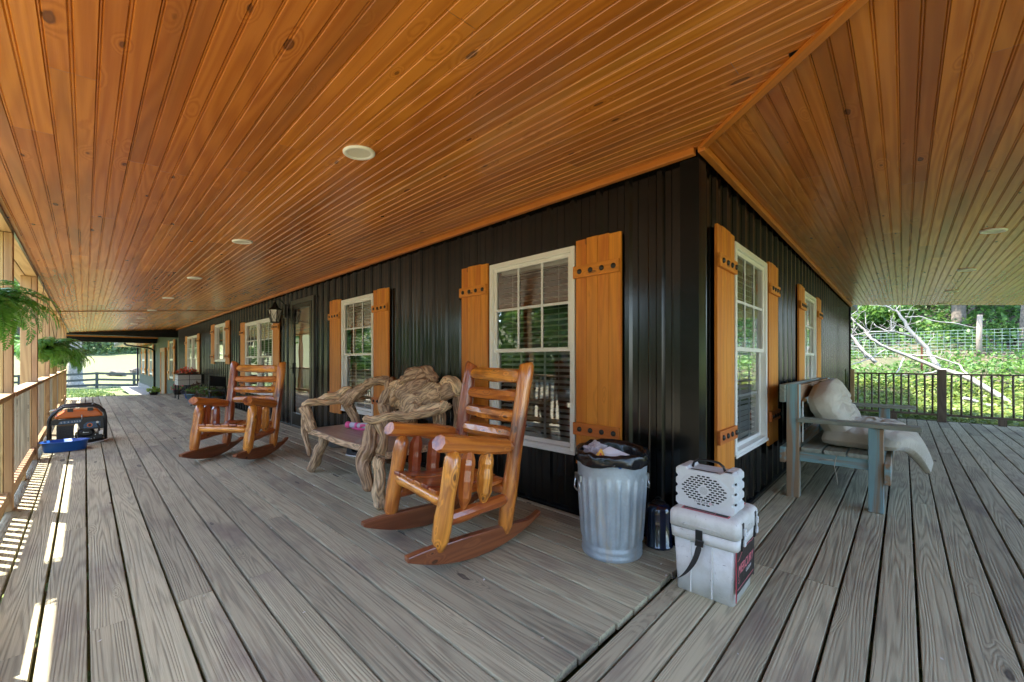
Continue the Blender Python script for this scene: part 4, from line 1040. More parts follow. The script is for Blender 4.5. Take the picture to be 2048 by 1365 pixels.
sb('back_board', 'brown_wood', .225, Y0+.092, .82, .262, Y1-.092, .945, axis=1)
sb('back_board', 'arm_wood', .130, Y0-.05, .80, .170, Y1+.10, .950, axis=1)
sb('back_board', 'vinyl', .268, Y0+.10, .45, .276, Y0+.13, .80, axis=2)
sb('back_board', 'arm_wood', .225, Y0+.092, .60, .262, Y1-.092, .74, axis=1)
def pillow(name, fn, nrm, nu, nv, thick, tufts, label, seed, parent=None):
    """fn(u,v)->centre surface point, u and v in 0..1; both faces puffed between the tufts"""
    b = MB(); vs = []
    for side in (1, -1):
        for i in range(nu+1):
            for j in range(nv+1):
                u, v = i/nu, j/nv
                e = (max(0, 1-(2*u-1)**2)**.5)*(max(0, 1-(2*v-1)**2)**.5); e = e**.42
                uc = .5+(u-.5)*(1-.07*abs(2*v-1)**6); vc = .5+(v-.5)*(1-.06*abs(2*u-1)**6)
                p = fn(uc, vc); n_ = nrm(u, v)
                dm = 0
                for (tu, tv) in tufts: dm += math.exp(-(((u-tu)/.07)**2+((v-tv)/.07)**2)**.7)
                cr = 0
                for (tu, tv) in tufts:
                    a = math.atan2((v-tv), (u-tu)); dd = math.hypot(u-tu, v-tv); cr += .085*math.cos(a*7+seed+tu*9)*math.exp(-((dd-.11)/.06)**2)
                wr = mn.noise(Vector((u*3+seed, v*3, 0)))*.14+.05*(1-abs(mn.noise(Vector((u*4+v*5+seed, v*2-u*2, 7))))*3)
                h = thick*e*(1-.72*(1-math.exp(-1.1*dm))+cr+wr)
                vs.append(Vector(p)+Vector(n_)*h*side*(1 if side > 0 else .7))
    st_ = (nu+1)*(nv+1); fs = []
    for i in range(nu):
        for j in range(nv):
            a = i*(nv+1)+j; fs.append((a, a+1, a+nv+2, a+nv+1)); fs.append((a+st_, a+st_+nv+1, a+st_+nv+2, a+st_+1))
    b.add(vs, fs, smooth=True)
    o = b.build(name, 'cushion_fabric', parent); return tag(o, label, 'cushion', 'tufted cushions on the blue bench')
def back_fn(u, v):   # u along y, v up
    y = 1.78+1.42*u+.05*math.sin(v*5); s_ = v
    x = .50-.20*s_+.03*math.sin(u*6+1)+.06*(1-s_)**3*0+.06*s_*math.sin(u*3.1)*.8; z = .425+.53*s_*(1-.10*(u*2-1)**2)+.03*math.sin(u*9)*s_+(-.07*s_*max(0, .3-u)/.3)
    return (x, y, z)
pillow('cushion', back_fn, lambda u, v: Vector((.94, -.12, .32)), 76, 60, .15, [(.24, .34), (.24, .66), (.55, .34), (.55, .66), (.84, .5)], 'beige tufted back cushion slumped against the blue bench back', 3)
def seat_fn(u, v):   # u along y, v outwards (x)
    y = 1.74+1.62*u+.04*math.sin(v*4)
    sag = math.exp(-((u-.40)/.22)**2)
    x = .38+(.50+.17*sag)*v; z = .485+.015*math.sin(u*5)
    over = max(0, x-.80)
    z -= over*over*(1.0+3.6*sag); x += .02*sag*v
    return (x, y, z)
pillow('cushion', seat_fn, lambda u, v: Vector((.10+.9*max(0, v-.6), 0, 1)).normalized(), 76, 60, .115, [(.27, .35), (.73, .35), (.27, .72), (.73, .72), (.5, .54)], 'beige tufted seat cushion sagging over the front edge of the blue bench', 8)
b = MB(); b.tube([(.52, 1.70, .42), (.51, 1.605, .37), (.50, 1.60, .30), (.515, 1.60, .23), (.52, 1.61, .16)], .0035, 6); b.tube([(.49, 1.605, .355), (.43, 1.60, .345), (.40, 1.60, .335)], .003, 6); tag(b.build('tie_cord', 'cushion_fabric'), 'thin pale tie cord dangling from the cushion over the side rail of the blue bench', 'cord')

# ------------------------------------------------------------------ generator
gen = empty('generator', (-7.55, -2.62, 0), 0, 'portable generator with black tube frame and orange tank beside the railing', 'generator')
# local: y across (width), x towards the camera
def frame_loop(x): return [(x, -.29, .03), (x, -.29, .34), (x, -.27, .40), (x, -.20, .49), (x, -.15, .525), (x, .13, .525), (x, .19, .49), (x, .245, .42), (x, .255, .36), (x, .255, .03)]
b = MB()
for x in (.20, -.20): b.tube(frame_loop(x), .017, 10); b.tube([(x, -.29, .035), (x, .255, .035)], .015, 10)
for y, z in ((-.29, .05), (.255, .05), (-.15, .525), (.13, .525)): b.tube([(-.2, y, z), (.2, y, z)], .014, 8)
b.build('tube_frame', 'black_plastic', gen)
b = MB(); b.prism([(-.235, .36), (.225, .36), (.225, .40), (.17, .475), (-.14, .475), (-.235, .40)], -.17, .17, 'x'); b.build('fuel_tank', 'orange_paint', gen, bevel=.02, seg=3)
b = MB()
for y in (-.09, .10): b.box(.17, y-.028, .455, .222, y+.028, .50)
b.build('tank_clip', 'black_plastic', gen, bevel=.004)
b = MB(); b.prism([(-.27, .285), (-.02, .285), (.0, .215), (.04, .195), (.235, .195), (.235, .375), (-.27, .36)], .185, .198, 'x'); b.build('front_panel', 'black_plastic', gen, bevel=.003)
b = MB(); b.prism([(-.205, .292), (.005, .300), (.02, .342), (-.185, .332)], .1985, .200, 'x'); b.build('control_label', 'silver_panel', gen)
b = MB(); b.prism([(.035, .215), (.20, .215), (.20, .30), (.07, .30), (.035, .265)], .1985, .200, 'x'); b.build('control_panel', 'silver_panel', gen)
for i, s_ in enumerate((-.18, -.15, -.115, -.08, -.055, -.03, -.005)):
    b = MB(); b.box(.2002, s_, .308+i*.0012, .2008, s_+.014, .313+i*.0012); b.box(.2002, s_, .319+i*.0012, .2008, s_+.010, .323+i*.0012); b.build('marking', 'vinyl', gen)
b = MB(); b.tube([(.199, .095, .255), (.206, .095, .255)], .028, 20); b.build('dial', 'orange_paint', gen)
b = MB(); b.tube([(.206, .095, .255), (.214, .095, .255)], .017, 16); b.build('knob', 'black_plastic', gen)
b = MB(); b.tube([(.20, .17, .29), (.225, .17, .29)], .014, 12); b.build('switch', 'steel', gen)
b = MB(); b.tube([(.23, .165, .275), (.235, .185, .23), (.225, .19, .16), (.225, .19, .15)], .010, 8); b.build('cable', 'black_rubber', gen)
b = MB(); b.box(.205, .185, .12, .235, .225, .17); b.build('tag', 'vinyl', gen, bevel=.004)
b = MB(); b.box(-.14, -.22, .05, .16, -.06, .265); 
for i in range(5): b.box(.16, -.20, .14+i*.02, .164, -.08, .146+i*.02)
b.build('air_cleaner', 'black_plastic', gen, bevel=.012)
b = MB(); b.tube([(-.05, .06, .15), (.15, .06, .15), (.17, .06, .15)], [.085, .085, .06], 24, flat=.72); b.box(-.15, -.05, .045, .12, .22, .13); b.build('recoil_housing', 'black_plastic', gen, bevel=.008)
b = MB(); b.tube([(.168, .035, .155), (.172, .035, .155)], .008, 8)
for y, z in ((-.03, .13), (-.025, .10), (.15, .11), (.14, .06), (.11, .055), (-.06, .045), (.16, .16)): b.tube([(.12, y, z), (.178, y, z)], .006, 8)
b.box(.172, .03, .149, .1745, .085, .155); b.build('bolts', 'steel', gen)
b = MB(); b.box(-.18, -.27, .0, .18, .24, .03); b.build('base_tray', 'iron', gen)
b = MB(); b.tube([(.15, -.28, .47), (.18, -.22, .5)], .01, 6); b.tube([(.215, .02, .345), (.215, .018, .41)], .006, 8); b.build('lever', 'steel', gen)
b = MB(); b.tube([(-7.28, -2.72, .02), (-7.22, -2.62, .016), (-7.22, -2.5, .02), (-7.26, -2.40, .03), (-7.3, -2.34, .05)], .006, 6); tag(b.build('power_cord', 'vinyl_grey'), 'thin pale cord coiled on the deck in front of the generator', 'cord')
b = MB(); n = 40; prof = [(.0, .006), (.90, .0), (.93, .006), (1.0, .115), (1.10, .118), (1.10, .128), (.985, .128), (.90, .012), (0, .010)]
b.lathe(prof, n); b.v = [(p[0]*.145, p[1]*.205, p[2]) for p in b.v]
o = b.build('tub', 'blue_plastic', loc=(-6.92, -2.745, 0)); o.rotation_euler = (0, 0, R(-6)); tag(o, 'shallow oval blue plastic tub on the deck before the generator', 'tub')

# ------------------------------------------------------------------ plants
def frond_set(nf, length, r0, z0, seed, pn=30, pl=.075, up=(.0, 1.25), droop=1.0):
    g = np.random.RandomState(seed); C_, U_, V_, R_ = [], [], [], []; stems = []
    for k in range(nf):
        az = g.uniform(0, 2*math.pi); el = g.uniform(*up); Ln = length*g.uniform(.7, 1.15); dv = np.array([math.cos(az), math.sin(az), 0]); p = np.array([dv[0]*r0*g.uniform(0, 1), dv[1]*r0*g.uniform(0, 1), z0]); pts = [p.copy()]
        e = el; tone = g.uniform(0, 1); sw = g.uniform(-.3, .3)
        for i in range(pn):
            st_ = Ln/pn; a2 = az+sw*i/pn; d = np.array([math.cos(a2)*math.cos(e), math.sin(a2)*math.cos(e), math.sin(e)]); p = p+d*st_; e -= droop*(1.5+g.uniform(-.2, .2))/pn*(1+1.1*i/pn)
            pts.append(p.copy()); t = (i+1)/pn; l = pl*(math.sin(math.pi*min(1, t*.82+.16))**.7)*(1.05-.35*t)
            side = np.array([-math.sin(a2), math.cos(a2), 0]); 
            for s_ in (1, -1):
                ux = (side*s_*.94+d*.30+np.array([0, 0, -.22]))*l*.5; ux += g.normal(size=3)*l*.05
                vy = d*(Ln/pn*.62); C_.append(p+ux); U_.append(ux); V_.append(vy); R_.append(min(1, max(0, tone*.6+t*.3+g.uniform(0, .15))))
        stems.append(pts)
    return np.array(C_), np.array(U_), np.array(V_), np.array(R_), stems
def fern(x, y, zpot, seed, label, L_=.52, nf=62):
    root = empty('hanging_fern', (x, y, zpot), 0, label, 'fern', 'hanging ferns along the front beam')
    C_, U_, V_, R_, stems = frond_set(nf, L_, .09, .14, seed)
    quads('fronds', C_, U_, V_, 'leaf_fern', R_, root)
    b = MB()
    for s_ in stems: b.tube([tuple(q) for q in s_[::5]], .0016, 4, caps=False)
    b.build('stems', 'leaf_fern', root)
    b = MB(); b.lathe([(.0, 0), (.085, 0), (.09, .01), (.125, .14), (.135, .142), (.135, .158), (.118, .158), (.11, .13), (0, .125)], 28); b.build('pot', 'black_plastic', root)
    b = MB(); top = 2.13-zpot
    for a in (0, 2.09, 4.19): b.tube([(.125*math.cos(a), .125*math.sin(a), .15), (.01*math.cos(a), .01*math.sin(a), top-.12)], .0022, 5)
    b.tube([(0, 0, top-.12), (0, 0, top-.03), (.02, 0, top)], .004, 6); b.build('hanger', 'iron', root)
    return root
fern(-2.86, -3.05, 1.34, 1, 'large hanging fern nearest the camera at the left edge', .37, 120)
fern(-6.85, -2.93, 1.18, 2, 'second hanging fern with a dark pot left of the generator', .36, 110)
fern(-10.9, -2.90, 1.10, 3, 'third hanging fern, farthest along the beam', .50, 110)

def plant(nf, h, spread, mat, parent, name='foliage', z=0., seed=0, size=.03):
    n = nf; g = np.random.RandomState(seed); a = g.uniform(0, 6.283, n); r = spread*np.sqrt(g.uniform(0, 1, n)); zz = z+h*g.uniform(.1, 1, n)*(1-.45*(r/spread)**2)
    c = np.stack([r*np.cos(a), r*np.sin(a), zz], 1); ux, vy, nr = leaf_axes(n, size, .6, .55); return quads(name, c, ux, vy, mat, g.uniform(0, 1, n), parent)
def tub_plant(x, y, r, hgt, label, mats, seed, z=0):
    root = empty('planter_tub', (x, y, z), 0, label, 'planter', 'planter tubs near the double window')
    b = MB(); b.lathe([(0, 0), (r*.82, 0), (r*.84, .01), (r*.97, hgt-.05), (r*1.05, hgt-.045), (r*1.06, hgt), (r*.95, hgt), (r*.92, hgt-.03)], 36); b.build('tub_body', 'teal_tub', root)
    b = MB(); b.lathe([(r*.93, hgt-.03), (0, hgt-.025)], 24); b.build('soil', 'soil', root)
    for i, (m_, nn, hh, sp) in enumerate(mats): plant(nn, hh, r*sp, m_, root, 'foliage', hgt-.04, seed+i, .035)
    return root
tub_plant(-13.1, -.42, .26, .27, 'teal tub of mixed plants on a wire stand below the double window', [('leaf_pot', 330, .26, 1.0), ('leaf_bronze', 220, .18, 1.05)], 5)
tub_plant(-11.95, -.36, .30, .26, 'wide teal tub of green plants to the right beneath the small high window', [('leaf_pot', 360, .30, .8), ('leaf_bronze', 260, .22, 1.0)], 9)
b = MB()
for y in (-.68, -.60): b.tube([(-12.35, y, .0), (-12.36, y, .02), (-12.40, y+.02, .10), (-12.45, y+.04, .26)], .010, 6); b.lathe([(.03, 0), (.02, .012), (0, .015)], 10, (-12.35, y, 0))
b.tube([(-12.45, -.66, .26), (-12.45, -.2, .26)], .012, 6); tag(b.build('iron_stand', 'iron'), 'low curved iron plant stand with two feet before the teal tub', 'stand')
def pot_plant(x, y, r, h, potm, mat, label, seed, hh=.2, size=.03, n=160):
    root = empty('potted_plant', (x, y, 0), 0, label, 'potted plant', 'small potted plants at the far end of the deck')
    b = MB(); b.lathe([(0, 0), (r*.75, 0), (r, h), (r*1.08, h), (r*1.08, h+.015), (r*.9, h+.015), (0, h-.02)], 20); b.build('pot', potm, root); plant(n, hh, r*1.5, mat, root, 'foliage', h-.01, seed, size); return root
pot_plant(-15.0, -.35, .12, .12, 'blue_plastic', 'leaf_slate', 'dark slate leaved plant in a blue pot under the flower stand', 21, .34, .05, 170)
pot_plant(-14.1, -.30, .13, .14, 'black_plastic', 'leaf_bronze', 'bronze leaved plant in a dark pot between stand and tubs', 22, .42, .055, 240)
r_ = pot_plant(-17.2, -.35, .14, .16, 'black_plastic', 'leaf_pot', 'pot of red flowers standing beside the far brown door', 23, .2)
plant(60, .26, .2, 'petal_pink', r_, 'flowers', .16, 24, .035)
pot_plant(-17.6, -.95, .12, .08, 'black_plastic', 'leaf_lime', 'low green plant at the far edge of the deck', 25, .22, .05, 150)
# flower box on tall legs
fs = empty('flower_stand', (-15.25, -.36, 0), 0, 'whitewashed wooden flower box with orange red blooms on tall thin iron legs', 'flower stand')
b = MB(); b.box(-.32, -.27, .42, .32, .30, .74); b.build('box', 'crate_wood', fs, bevel=.006)
b = MB()
for z in (.58,): b.box(-.325, -.275, z-.006, .325, .305, z+.006)
b.box(.3, .0, .42, .326, .012, .74); b.box(-.33, -.28, .73, .33, .31, .748); b.build('strapping', 'iron', fs)
for sx_ in (-.31, .31):
    for sy_ in (-.26, .29):
        b = MB(); b.tube([(sx_, sy_, 0), (sx_, sy_, .42)], .013, 6); b.lathe([(.03, 0), (.014, .015)], 8, (sx_, sy_, 0)); b.build('leg', 'iron', fs)
plant(200, .14, .28, 'leaf_bronze', fs, 'foliage', .73, 31, .035); plant(170, .22, .25, 'petal_red', fs, 'flowers', .76, 32, .034); plant(80, .20, .27, 'petal_orange', fs, 'flowers', .76, 33, .034)
# black panel leaning behind the tubs
pn = empty('folding_chair', (-11.35, -.30, 0), 0, 'black folding chair with a square tilted backrest behind the wide teal tub', 'folding chair')
b = MB(); b.obox((.05, -.02, .66), (0, .17, -.02), (.05, .0, .12), (.008, 0, -.004)); b.build('backrest', 'black_plastic', pn, bevel=.004)
for y in (-.17, .15):
    b = MB(); b.tube([(-.12, y, 0), (.02, y, .55), (.10, y, .80)], .012, 8); b.tube([(.25, y, 0), (-.02, y, .45)], .012, 8); b.build('leg', 'iron', pn)
b = MB(); b.obox((.12, -.01, .43), (.17, 0, 0), (0, .17, 0), (0, 0, .01)); b.build('seat', 'black_plastic', pn)

# ------------------------------------------------------------------ buildings at the far left end
gr = empty('outbuilding', (-30, 0, -.4), 0, 'grey green metal sided building beyond the far end of the porch, with a brown door', 'building')
b = MB()
def gwall(a0, a1):
    xs = np.arange(a0, a1, .30)
    for x in xs:
        xb = min(x+.30, a1)
        b.add([(x, .03, -.5), (xb-.03, .03, -.5), (xb-.03, .03, 3), (x, .03, 3)], [(0, 1, 2, 3)]); b.add([(xb-.03, .03, -.5), (xb-.015, .015, -.5), (xb-.015, .015, 3), (xb-.03, .03, 3)], [(0, 1, 2, 3)]); b.add([(xb-.015, .015, -.5), (xb, .03, -.5), (xb, .03, 3), (xb-.015, .015, 3)], [(0, 1, 2, 3)])
gwall(-37.5, -20.05); b.build('wall', 'siding_green', gr, world=True)
b = MB(); b.box(-37.5, -.02, -.75, -26.7, .02, -.30); b.build('foundation', 'concrete', gr, world=True)
b = MB(); b.box(-25.25, -.05, -.42, -25.05, .02, 1.60, axis=2); b.box(-23.75, -.05, -.42, -23.55, .02, 1.60, axis=2); b.box(-25.25, -.052, 1.60, -23.55, .02, 1.78, axis=0)
dr = b.build('door', 'trim_wood', gr, world=True)
b = MB(); b.box(-25.05, -.02, -.42, -23.75, .01, 1.60, axis=2); o = b.build('door_leaf', 'brown_wood', dr, world=True)
def far_win(x0, x1, z0=.42, z1=2.0):
    b = MB(); F = .08
    b.box(x0, -.05, z0, x0+F, .0, z1); b.box(x1-F, -.05, z0, x1, .0, z1); b.box(x0+F, -.05, z1-F, x1-F, 0, z1); b.box(x0+F, -.05, z0, x1-F, 0, z0+F); b.box(x0+F, -.045, 1.18, x1-F, 0, 1.26); b.box((x0+x1)/2-.02, -.044, z0+F, (x0+x1)/2+.02, 0, z1-F)
    wn = b.build('window', 'vinyl', gr, world=True)
    b = MB(); b.add([(x0+F, -.02, z0+F), (x1-F, -.02, z0+F), (x1-F, -.02, z1-F), (x0+F, -.02, z1-F)], [(0, 1, 2, 3)]); b.build('pane', 'window_glass', wn, world=True)
    for a in (x0-.42, x1+.01):
        b = MB(); b.box(a, -.06, z0-.08, a+.40, -.035, z1+.05, axis=2); b.box(a-.01, -.09, z0+.2, a+.41, -.061, z0+.3, axis=0); b.box(a-.01, -.09, z1-.35, a+.41, -.061, z1-.25, axis=0); b.build('shutter', 'shutter_wood', gr, world=True)
far_win(-22.0, -20.9); far_win(-29.9, -28.4); far_win(-34.2, -32.6)
b = MB(); b.box(-26.85, -4.2, 2.06, -26.7, -.02, 2.30); b.build('beam', 'black_trim', gr, world=True)
b = MB(); b.box(-26.9, -4.2, 2.302, -26.66, .02, 2.36, axis=1); b.build('beam_trim', 'trim_wood', gr, world=True)
b = MB(); b.box(-38, -1.1, 2.14, -26.95, .02, 2.20, axis=0); b.build('soffit', 'ceiling_wood', gr, world=True)
b = MB(); b.box(-38, -1.22, 2.1, -26.95, -1.1, 2.26); b.build('gutter', 'black_trim', gr, world=True, bevel=.01)
b = MB(); b.tube([(-29.0, -1.12, 2.1), (-28.9, -1.05, 2.0), (-27.6, -.2, 1.82), (-27.5, -.06, 1.7), (-27.5, -.05, -.3), (-27.5, -.05, -.42)], .05, 8); b.tube([(-37.4, -.05, 2.1), (-37.4, -.05, -.4), (-37.2, -.4, -.5)], .05, 8); b.build('downspout', 'black_trim', gr, world=True)
b = MB(); b.box(-38, -1.2, 2.27, -26.9, 5, 2.5); b.box(-26.88, -4.2, 2.37, -20.05, 3, 2.5); b.build('roof', 'roofing', gr, world=True)
b = MB(); b.add([(-38, -.9, -.60), (-27, -1.0, -.52), (-22.0, -.7, -.44), (-22, 0, -.44), (-38, 0, -.60)], [(0, 1, 2, 3, 4)]); tag(b.build('path', 'concrete'), kind='structure')

# ------------------------------------------------------------------ board fence, pasture
for i, y in enumerate(np.arange(-12, 9, 3.0)):
    pass
fr = empty('board_fence', (-47, -2, float(H(-47, -2))), 0, 'dark three rail board fence crossing the sunny pasture behind the porch', 'fence')
fx = lambda y: -46.9+.75*(y+1.9)
py_ = [-1.9+2.15*k for k in range(-5, 9)]
for y in py_:
    x = fx(y); g = float(H(x, y)); b = MB(); b.box(x-.08, y-.09, g-.3, x+.08, y+.09, g+1.32, axis=2); b.build('post', 'dark_board', fr, world=True)
for zt in (.28, .72, 1.22):
    b = MB()
    for ya, yb in zip(py_[:-1], py_[1:]):
        A = Vector((fx(ya)+.1, ya, float(H(fx(ya), ya))+zt)); B = Vector((fx(yb)+.1, yb, float(H(fx(yb), yb))+zt)); m_ = (A+B)/2; d = (B-A)/2
        b.obox(m_, d*.998, (.02, 0, 0), (0, 0, .085))
    b.build('rail', 'dark_board', fr, world=True)

# ------------------------------------------------------------------ trees
def tree_mesh_parts(root, h, crown_r, crown_z, nl, mat, seed, trunk_r=.22, leaf=.16, bark='bark', lean=0.):
    g = random.Random(seed); gs = np.random.RandomState(seed)
    b = MB(); k = 12; pts = []; rad = []
    for i in range(k+1):
        t = i/k; z = t*h*.82-.4; pts.append((lean*t*t*h+.12*math.sin(t*5+seed)*t, .12*math.cos(t*4+seed)*t, z)); rad.append(trunk_r*(1-.75*t)*(1+.9*max(0, .07-t)/.07))
    b.tube(pts, rad, 14, wob=.22, seed=seed, freq=2.2); limbs = []
    for i in range(9):
        t = g.uniform(.35, .95); p = Vector(pts[int(t*k)]); a = g.uniform(0, 6.28); l = crown_r*g.uniform(.6, 1.0)*(1.1-.4*t)
        e = p+Vector((math.cos(a)*l, math.sin(a)*l, l*g.uniform(.25, .8))); mid = (p+e)/2+Vector((0, 0, -.1*l)); r0 = trunk_r*(1-.75*t)*.55
        b.tube([p, mid, e], [r0, r0*.6, r0*.2], 7); limbs.append(e)
    b.build('trunk', bark, root)
    cs = []
    for e in limbs: cs.append((e.x, e.y, e.z, crown_r*g.uniform(.28, .48)))
    for i in range(14):
        a = g.uniform(0, 6.28); q = g.uniform(0, .8)*crown_r; cs.append((math.cos(a)*q+lean*h, math.sin(a)*q, crown_z+g.uniform(-.5, .6)*crown_r, crown_r*g.uniform(.25, .45)))
    C_ = []
    per = nl//len(cs)
    for (x, y, z, r) in cs:
        d = gs.normal(size=(per, 3)); d /= np.linalg.norm(d, axis=1, keepdims=True); rr = r*gs.uniform(.45, 1.05, (per, 1)); C_.append(np.array([x, y, z])+d*rr*np.array([1, 1, .72]))
    C_ = np.concatenate(C_); ux, vy, nr = leaf_axes(len(C_), leaf, .5, .55)
    quads('crown', C_, ux, vy, mat, gs.uniform(0, 1, len(C_)), root)
def tree(label, *a, group=None, **k):
    root = empty('tree', (0, 0, 0), 0, label, 'tree', group); tree_mesh_parts(root, *a, **k); return root
def put(o, x, y, rz=0, s=1): o.location = (x, y, float(H(x, y))-.05); o.rotation_euler = (0, 0, rz); o.scale = (s, s, s); return o
GL, GR, GF = 'trees at the edge of the pasture', 'trees on the wooded bank', 'trees along the front lawn'
tA = tree('large grey barked tree just behind the board fence, left of its nearest post', 13, 4.2, 9.5, 4200, 'leaf_tree', 3, trunk_r=.52, leaf=.26, bark='bark_light'); put(tA, -52.5, -3.15)
tB = tree('', 13, 3.6, 7.4, 5200, 'leaf_far', 5, trunk_r=.45, leaf=.34, group=GL)
words = ['leftmost', 'second', 'third', 'fourth', 'fifth', 'sixth', 'seventh', 'eighth', 'ninth', 'tenth', 'eleventh', 'last']
k = 0
for (x, y, s) in ((-87, -3.0, .9), (-90, 1.1, 1.0), (-96, -5.5, 1.2), (-99, -1, 1.3), (-97, 4.5, 1.2), (-104, 2.5, 1.4), (-92, 8, 1.1), (-93, -9.5, 1.1), (-110, -8, 1.5), (-110, 8, 1.5), (-88, 4.2, .7)):
    o = tB if k == 0 else copy_tree(tB)
    put(o, x, y, k*1.3, s); o['label'] = 'far woodland tree above the pasture, %s from the left through the gap' % words[k] if k else 'dark far trunk above the pasture, seen left just above the fence'
    k += 1
# low scrub at the pasture edge
n = 9000; xx = rs.uniform(-100, -84, n); yy = rs.uniform(-14, 14, n); zz = H(xx, yy)+rs.uniform(0, 1, n)**1.5*2.2*(0.3+.7*(np.sin(yy*1.1)+np.sin(xx*.7+yy*.4) > -.3))
ux, vy, nr = leaf_axes(n, .28, .5, .6); o = quads('undergrowth', np.stack([xx, yy, zz], 1), ux, vy, 'leaf_far', rs.uniform(0, 1, n)); tag(o, 'pale scrub along the far edge of the pasture', 'undergrowth', kind='stuff')
# grass tufts on the pasture and lawn
n = 16000; xx = -rs.uniform(18.3, 46, n); yy = rs.uniform(-9, 2.5, n)*1.0; keep = ~((yy > -1.6) & (xx > -38)); xx, yy = xx[keep], yy[keep]; n = len(xx)
c = np.stack([xx, yy, H(xx, yy)+.02], 1); a = rs.uniform(0, 6.28, n); s_ = rs.uniform(.04, .09, n)
ux = np.stack([np.cos(a)*s_*.5, np.sin(a)*s_*.5, s_*1.0], 1); vy = np.stack([-np.sin(a)*.03, np.cos(a)*.03, 0*a], 1)
o = quads('grass', c, ux, vy, 'leaf_far', rs.uniform(0, 1, n)); tag(o, 'short sunny grass between deck and fence', 'grass', kind='stuff')
for i, (x, y, lb) in enumerate(((-60.5, -.2, 'brown stump lump lying low on the pasture left of centre'), (-63, 1.7, 'brown boulder on the pasture to the right'))):
    b = MB(); n_ = 16; vs = []
    for ii in range(9):
        for j in range(n_):
            th = math.pi*ii/8; ph = 2*math.pi*j/n_; d = Vector((math.sin(th)*math.cos(ph), math.sin(th)*math.sin(ph), math.cos(th))); q = 1+.4*mn.noise(d*2+Vector((i*9, 0, 0))); vs.append((d.x*q*.5, d.y*q*.75, d.z*q*.42))
    b.add(vs, [(ii*n_+j, ii*n_+(j+1) % n_, (ii+1)*n_+(j+1) % n_, (ii+1)*n_+j) for ii in range(8) for j in range(n_)]); tag(b.build('boulder', 'bark', loc=(x, y, float(H(x, y))+.15)), lb, 'boulder')

# front lawn trees (seen in the windows and through the posts)
tC = tree('', 11, 3.4, 6.2, 7000, 'leaf_tree', 11, trunk_r=.25, leaf=.20, group=GF); k = 0
fl = [(-44, -17), (-35, -21), (-27, -16), (-19, -20), (-12.5, -15.5), (-7.5, -18.5), (-2.5, -16), (3, -19), (9, -15.5), (15, -20), (-52, -12), (20, -9)]
for x, y in fl:
    o = tC if k == 0 else copy_tree(tC); put(o, x, y, k*2.1, 1+.12*math.sin(k*3)); o['label'] = 'broad green tree on the front lawn, %s of the row, mirrored in the windows' % words[k]; k += 1
n = 26000; xx = rs.uniform(-60, 28, n); yy = -rs.uniform(22, 30, n); zz = H(xx, yy)+rs.uniform(0, 7, n)*(.6+.4*np.sin(xx*.5)); ux, vy, nr = leaf_axes(n, .34, .4, .6)
o = quads('hedge', np.stack([xx, yy, zz], 1), ux, vy, 'leaf_tree', rs.uniform(0, 1, n)); tag(o, 'thick green wood behind the lawn trees', 'woodland', kind='stuff')

# ------------------------------------------------------------------ wooded bank on the right
def band(n, xr, yr, size, mat, name, label, hmax=.3, up=1.0, dens=None, asp=.6):
    xx = rs.uniform(*xr, n); yy = rs.uniform(0, 1, n)*(yr[1]-yr[0])+yr[0]
    if dens is not None: kp = dens(xx, yy) > rs.uniform(0, 1, n); xx, yy = xx[kp], yy[kp]
    n = len(xx); zz = H(xx, yy)+rs.uniform(0, 1, n)*hmax+.02; ux, vy, nr = leaf_axes(n, size, up, asp)
    o = quads(name, np.stack([xx, yy, zz], 1), ux, vy, mat, rs.uniform(0, 1, n)); tag(o, label, 'ground cover', kind='stuff'); return o
patchy = lambda x, y: .55+.45*np.sin(x*2.3+1)*np.sin(y*1.9)+.3*np.sin(x*.9-y*1.3)
band(30000, (-4, 9), (9.0, 13.6), .055, 'leaf_ground', 'ground_cover', 'bright sunlit leafy ground cover just beyond the side porch railing', .20, 2.2)
band(22000, (-4, 10), (13.0, 17.5), .06, 'leaf_hill', 'ground_cover', 'patchy low weeds around the wire fence', .16, dens=lambda x, y: patchy(x, y)*.8)
band(30000, (-7, 14), (17.2, 30), .10, 'leaf_hill', 'ground_cover', 'dark green undergrowth climbing the bank behind the wire fence', .55, dens=lambda x, y: np.clip(patchy(x*.6, y*.7)*1.1+.1, 0, 1))
band(9000, (-8, 18), (24, 44), .15, 'leaf_ground', 'ground_cover', 'lighter leaves high on the wooded bank', .8, dens=lambda x, y: patchy(x*.4, y*.5))
def bush_parts(root, r, h, nl, mat, seed, leaf):
    g = np.random.RandomState(seed); cs = [(g.normal()*.35*r, g.normal()*.35*r, h*g.uniform(.25, .8), r*g.uniform(.3, .55)) for _ in range(9)]; C_ = []
    for x, y, z, q in cs:
        d = g.normal(size=(nl//9, 3)); d /= np.linalg.norm(d, axis=1, keepdims=True); C_.append(np.array([x, y, z])+d*q*g.uniform(.4, 1.05, (nl//9, 1))*np.array([1, 1, .8]))
    C_ = np.concatenate(C_); C_[:, 2] = np.abs(C_[:, 2]); ux, vy, nr = leaf_axes(len(C_), leaf, .7, .55); quads('foliage', C_, ux, vy, mat, g.uniform(0, 1, len(C_)), root)
    b = MB()
    for i in range(6): x, y, z, q = cs[i]; b.tube([(0, 0, -.1), (x*.5, y*.5, z*.5), (x, y, z)], [.03, .02, .008], 6)
    b.build('stems', 'bark', root)
bs = []
for i, (mat, lf_) in enumerate((('leaf_hill', .085), ('leaf_ground', .075), ('leaf_tree', .09))):
    r_ = empty('bush', (0, 0, 0), 0, '', 'bush', 'bushes on the wooded bank'); bush_parts(r_, 1.1, 1.5, 2600, mat, 50+i, lf_); bs.append(r_)
used = [False]*3
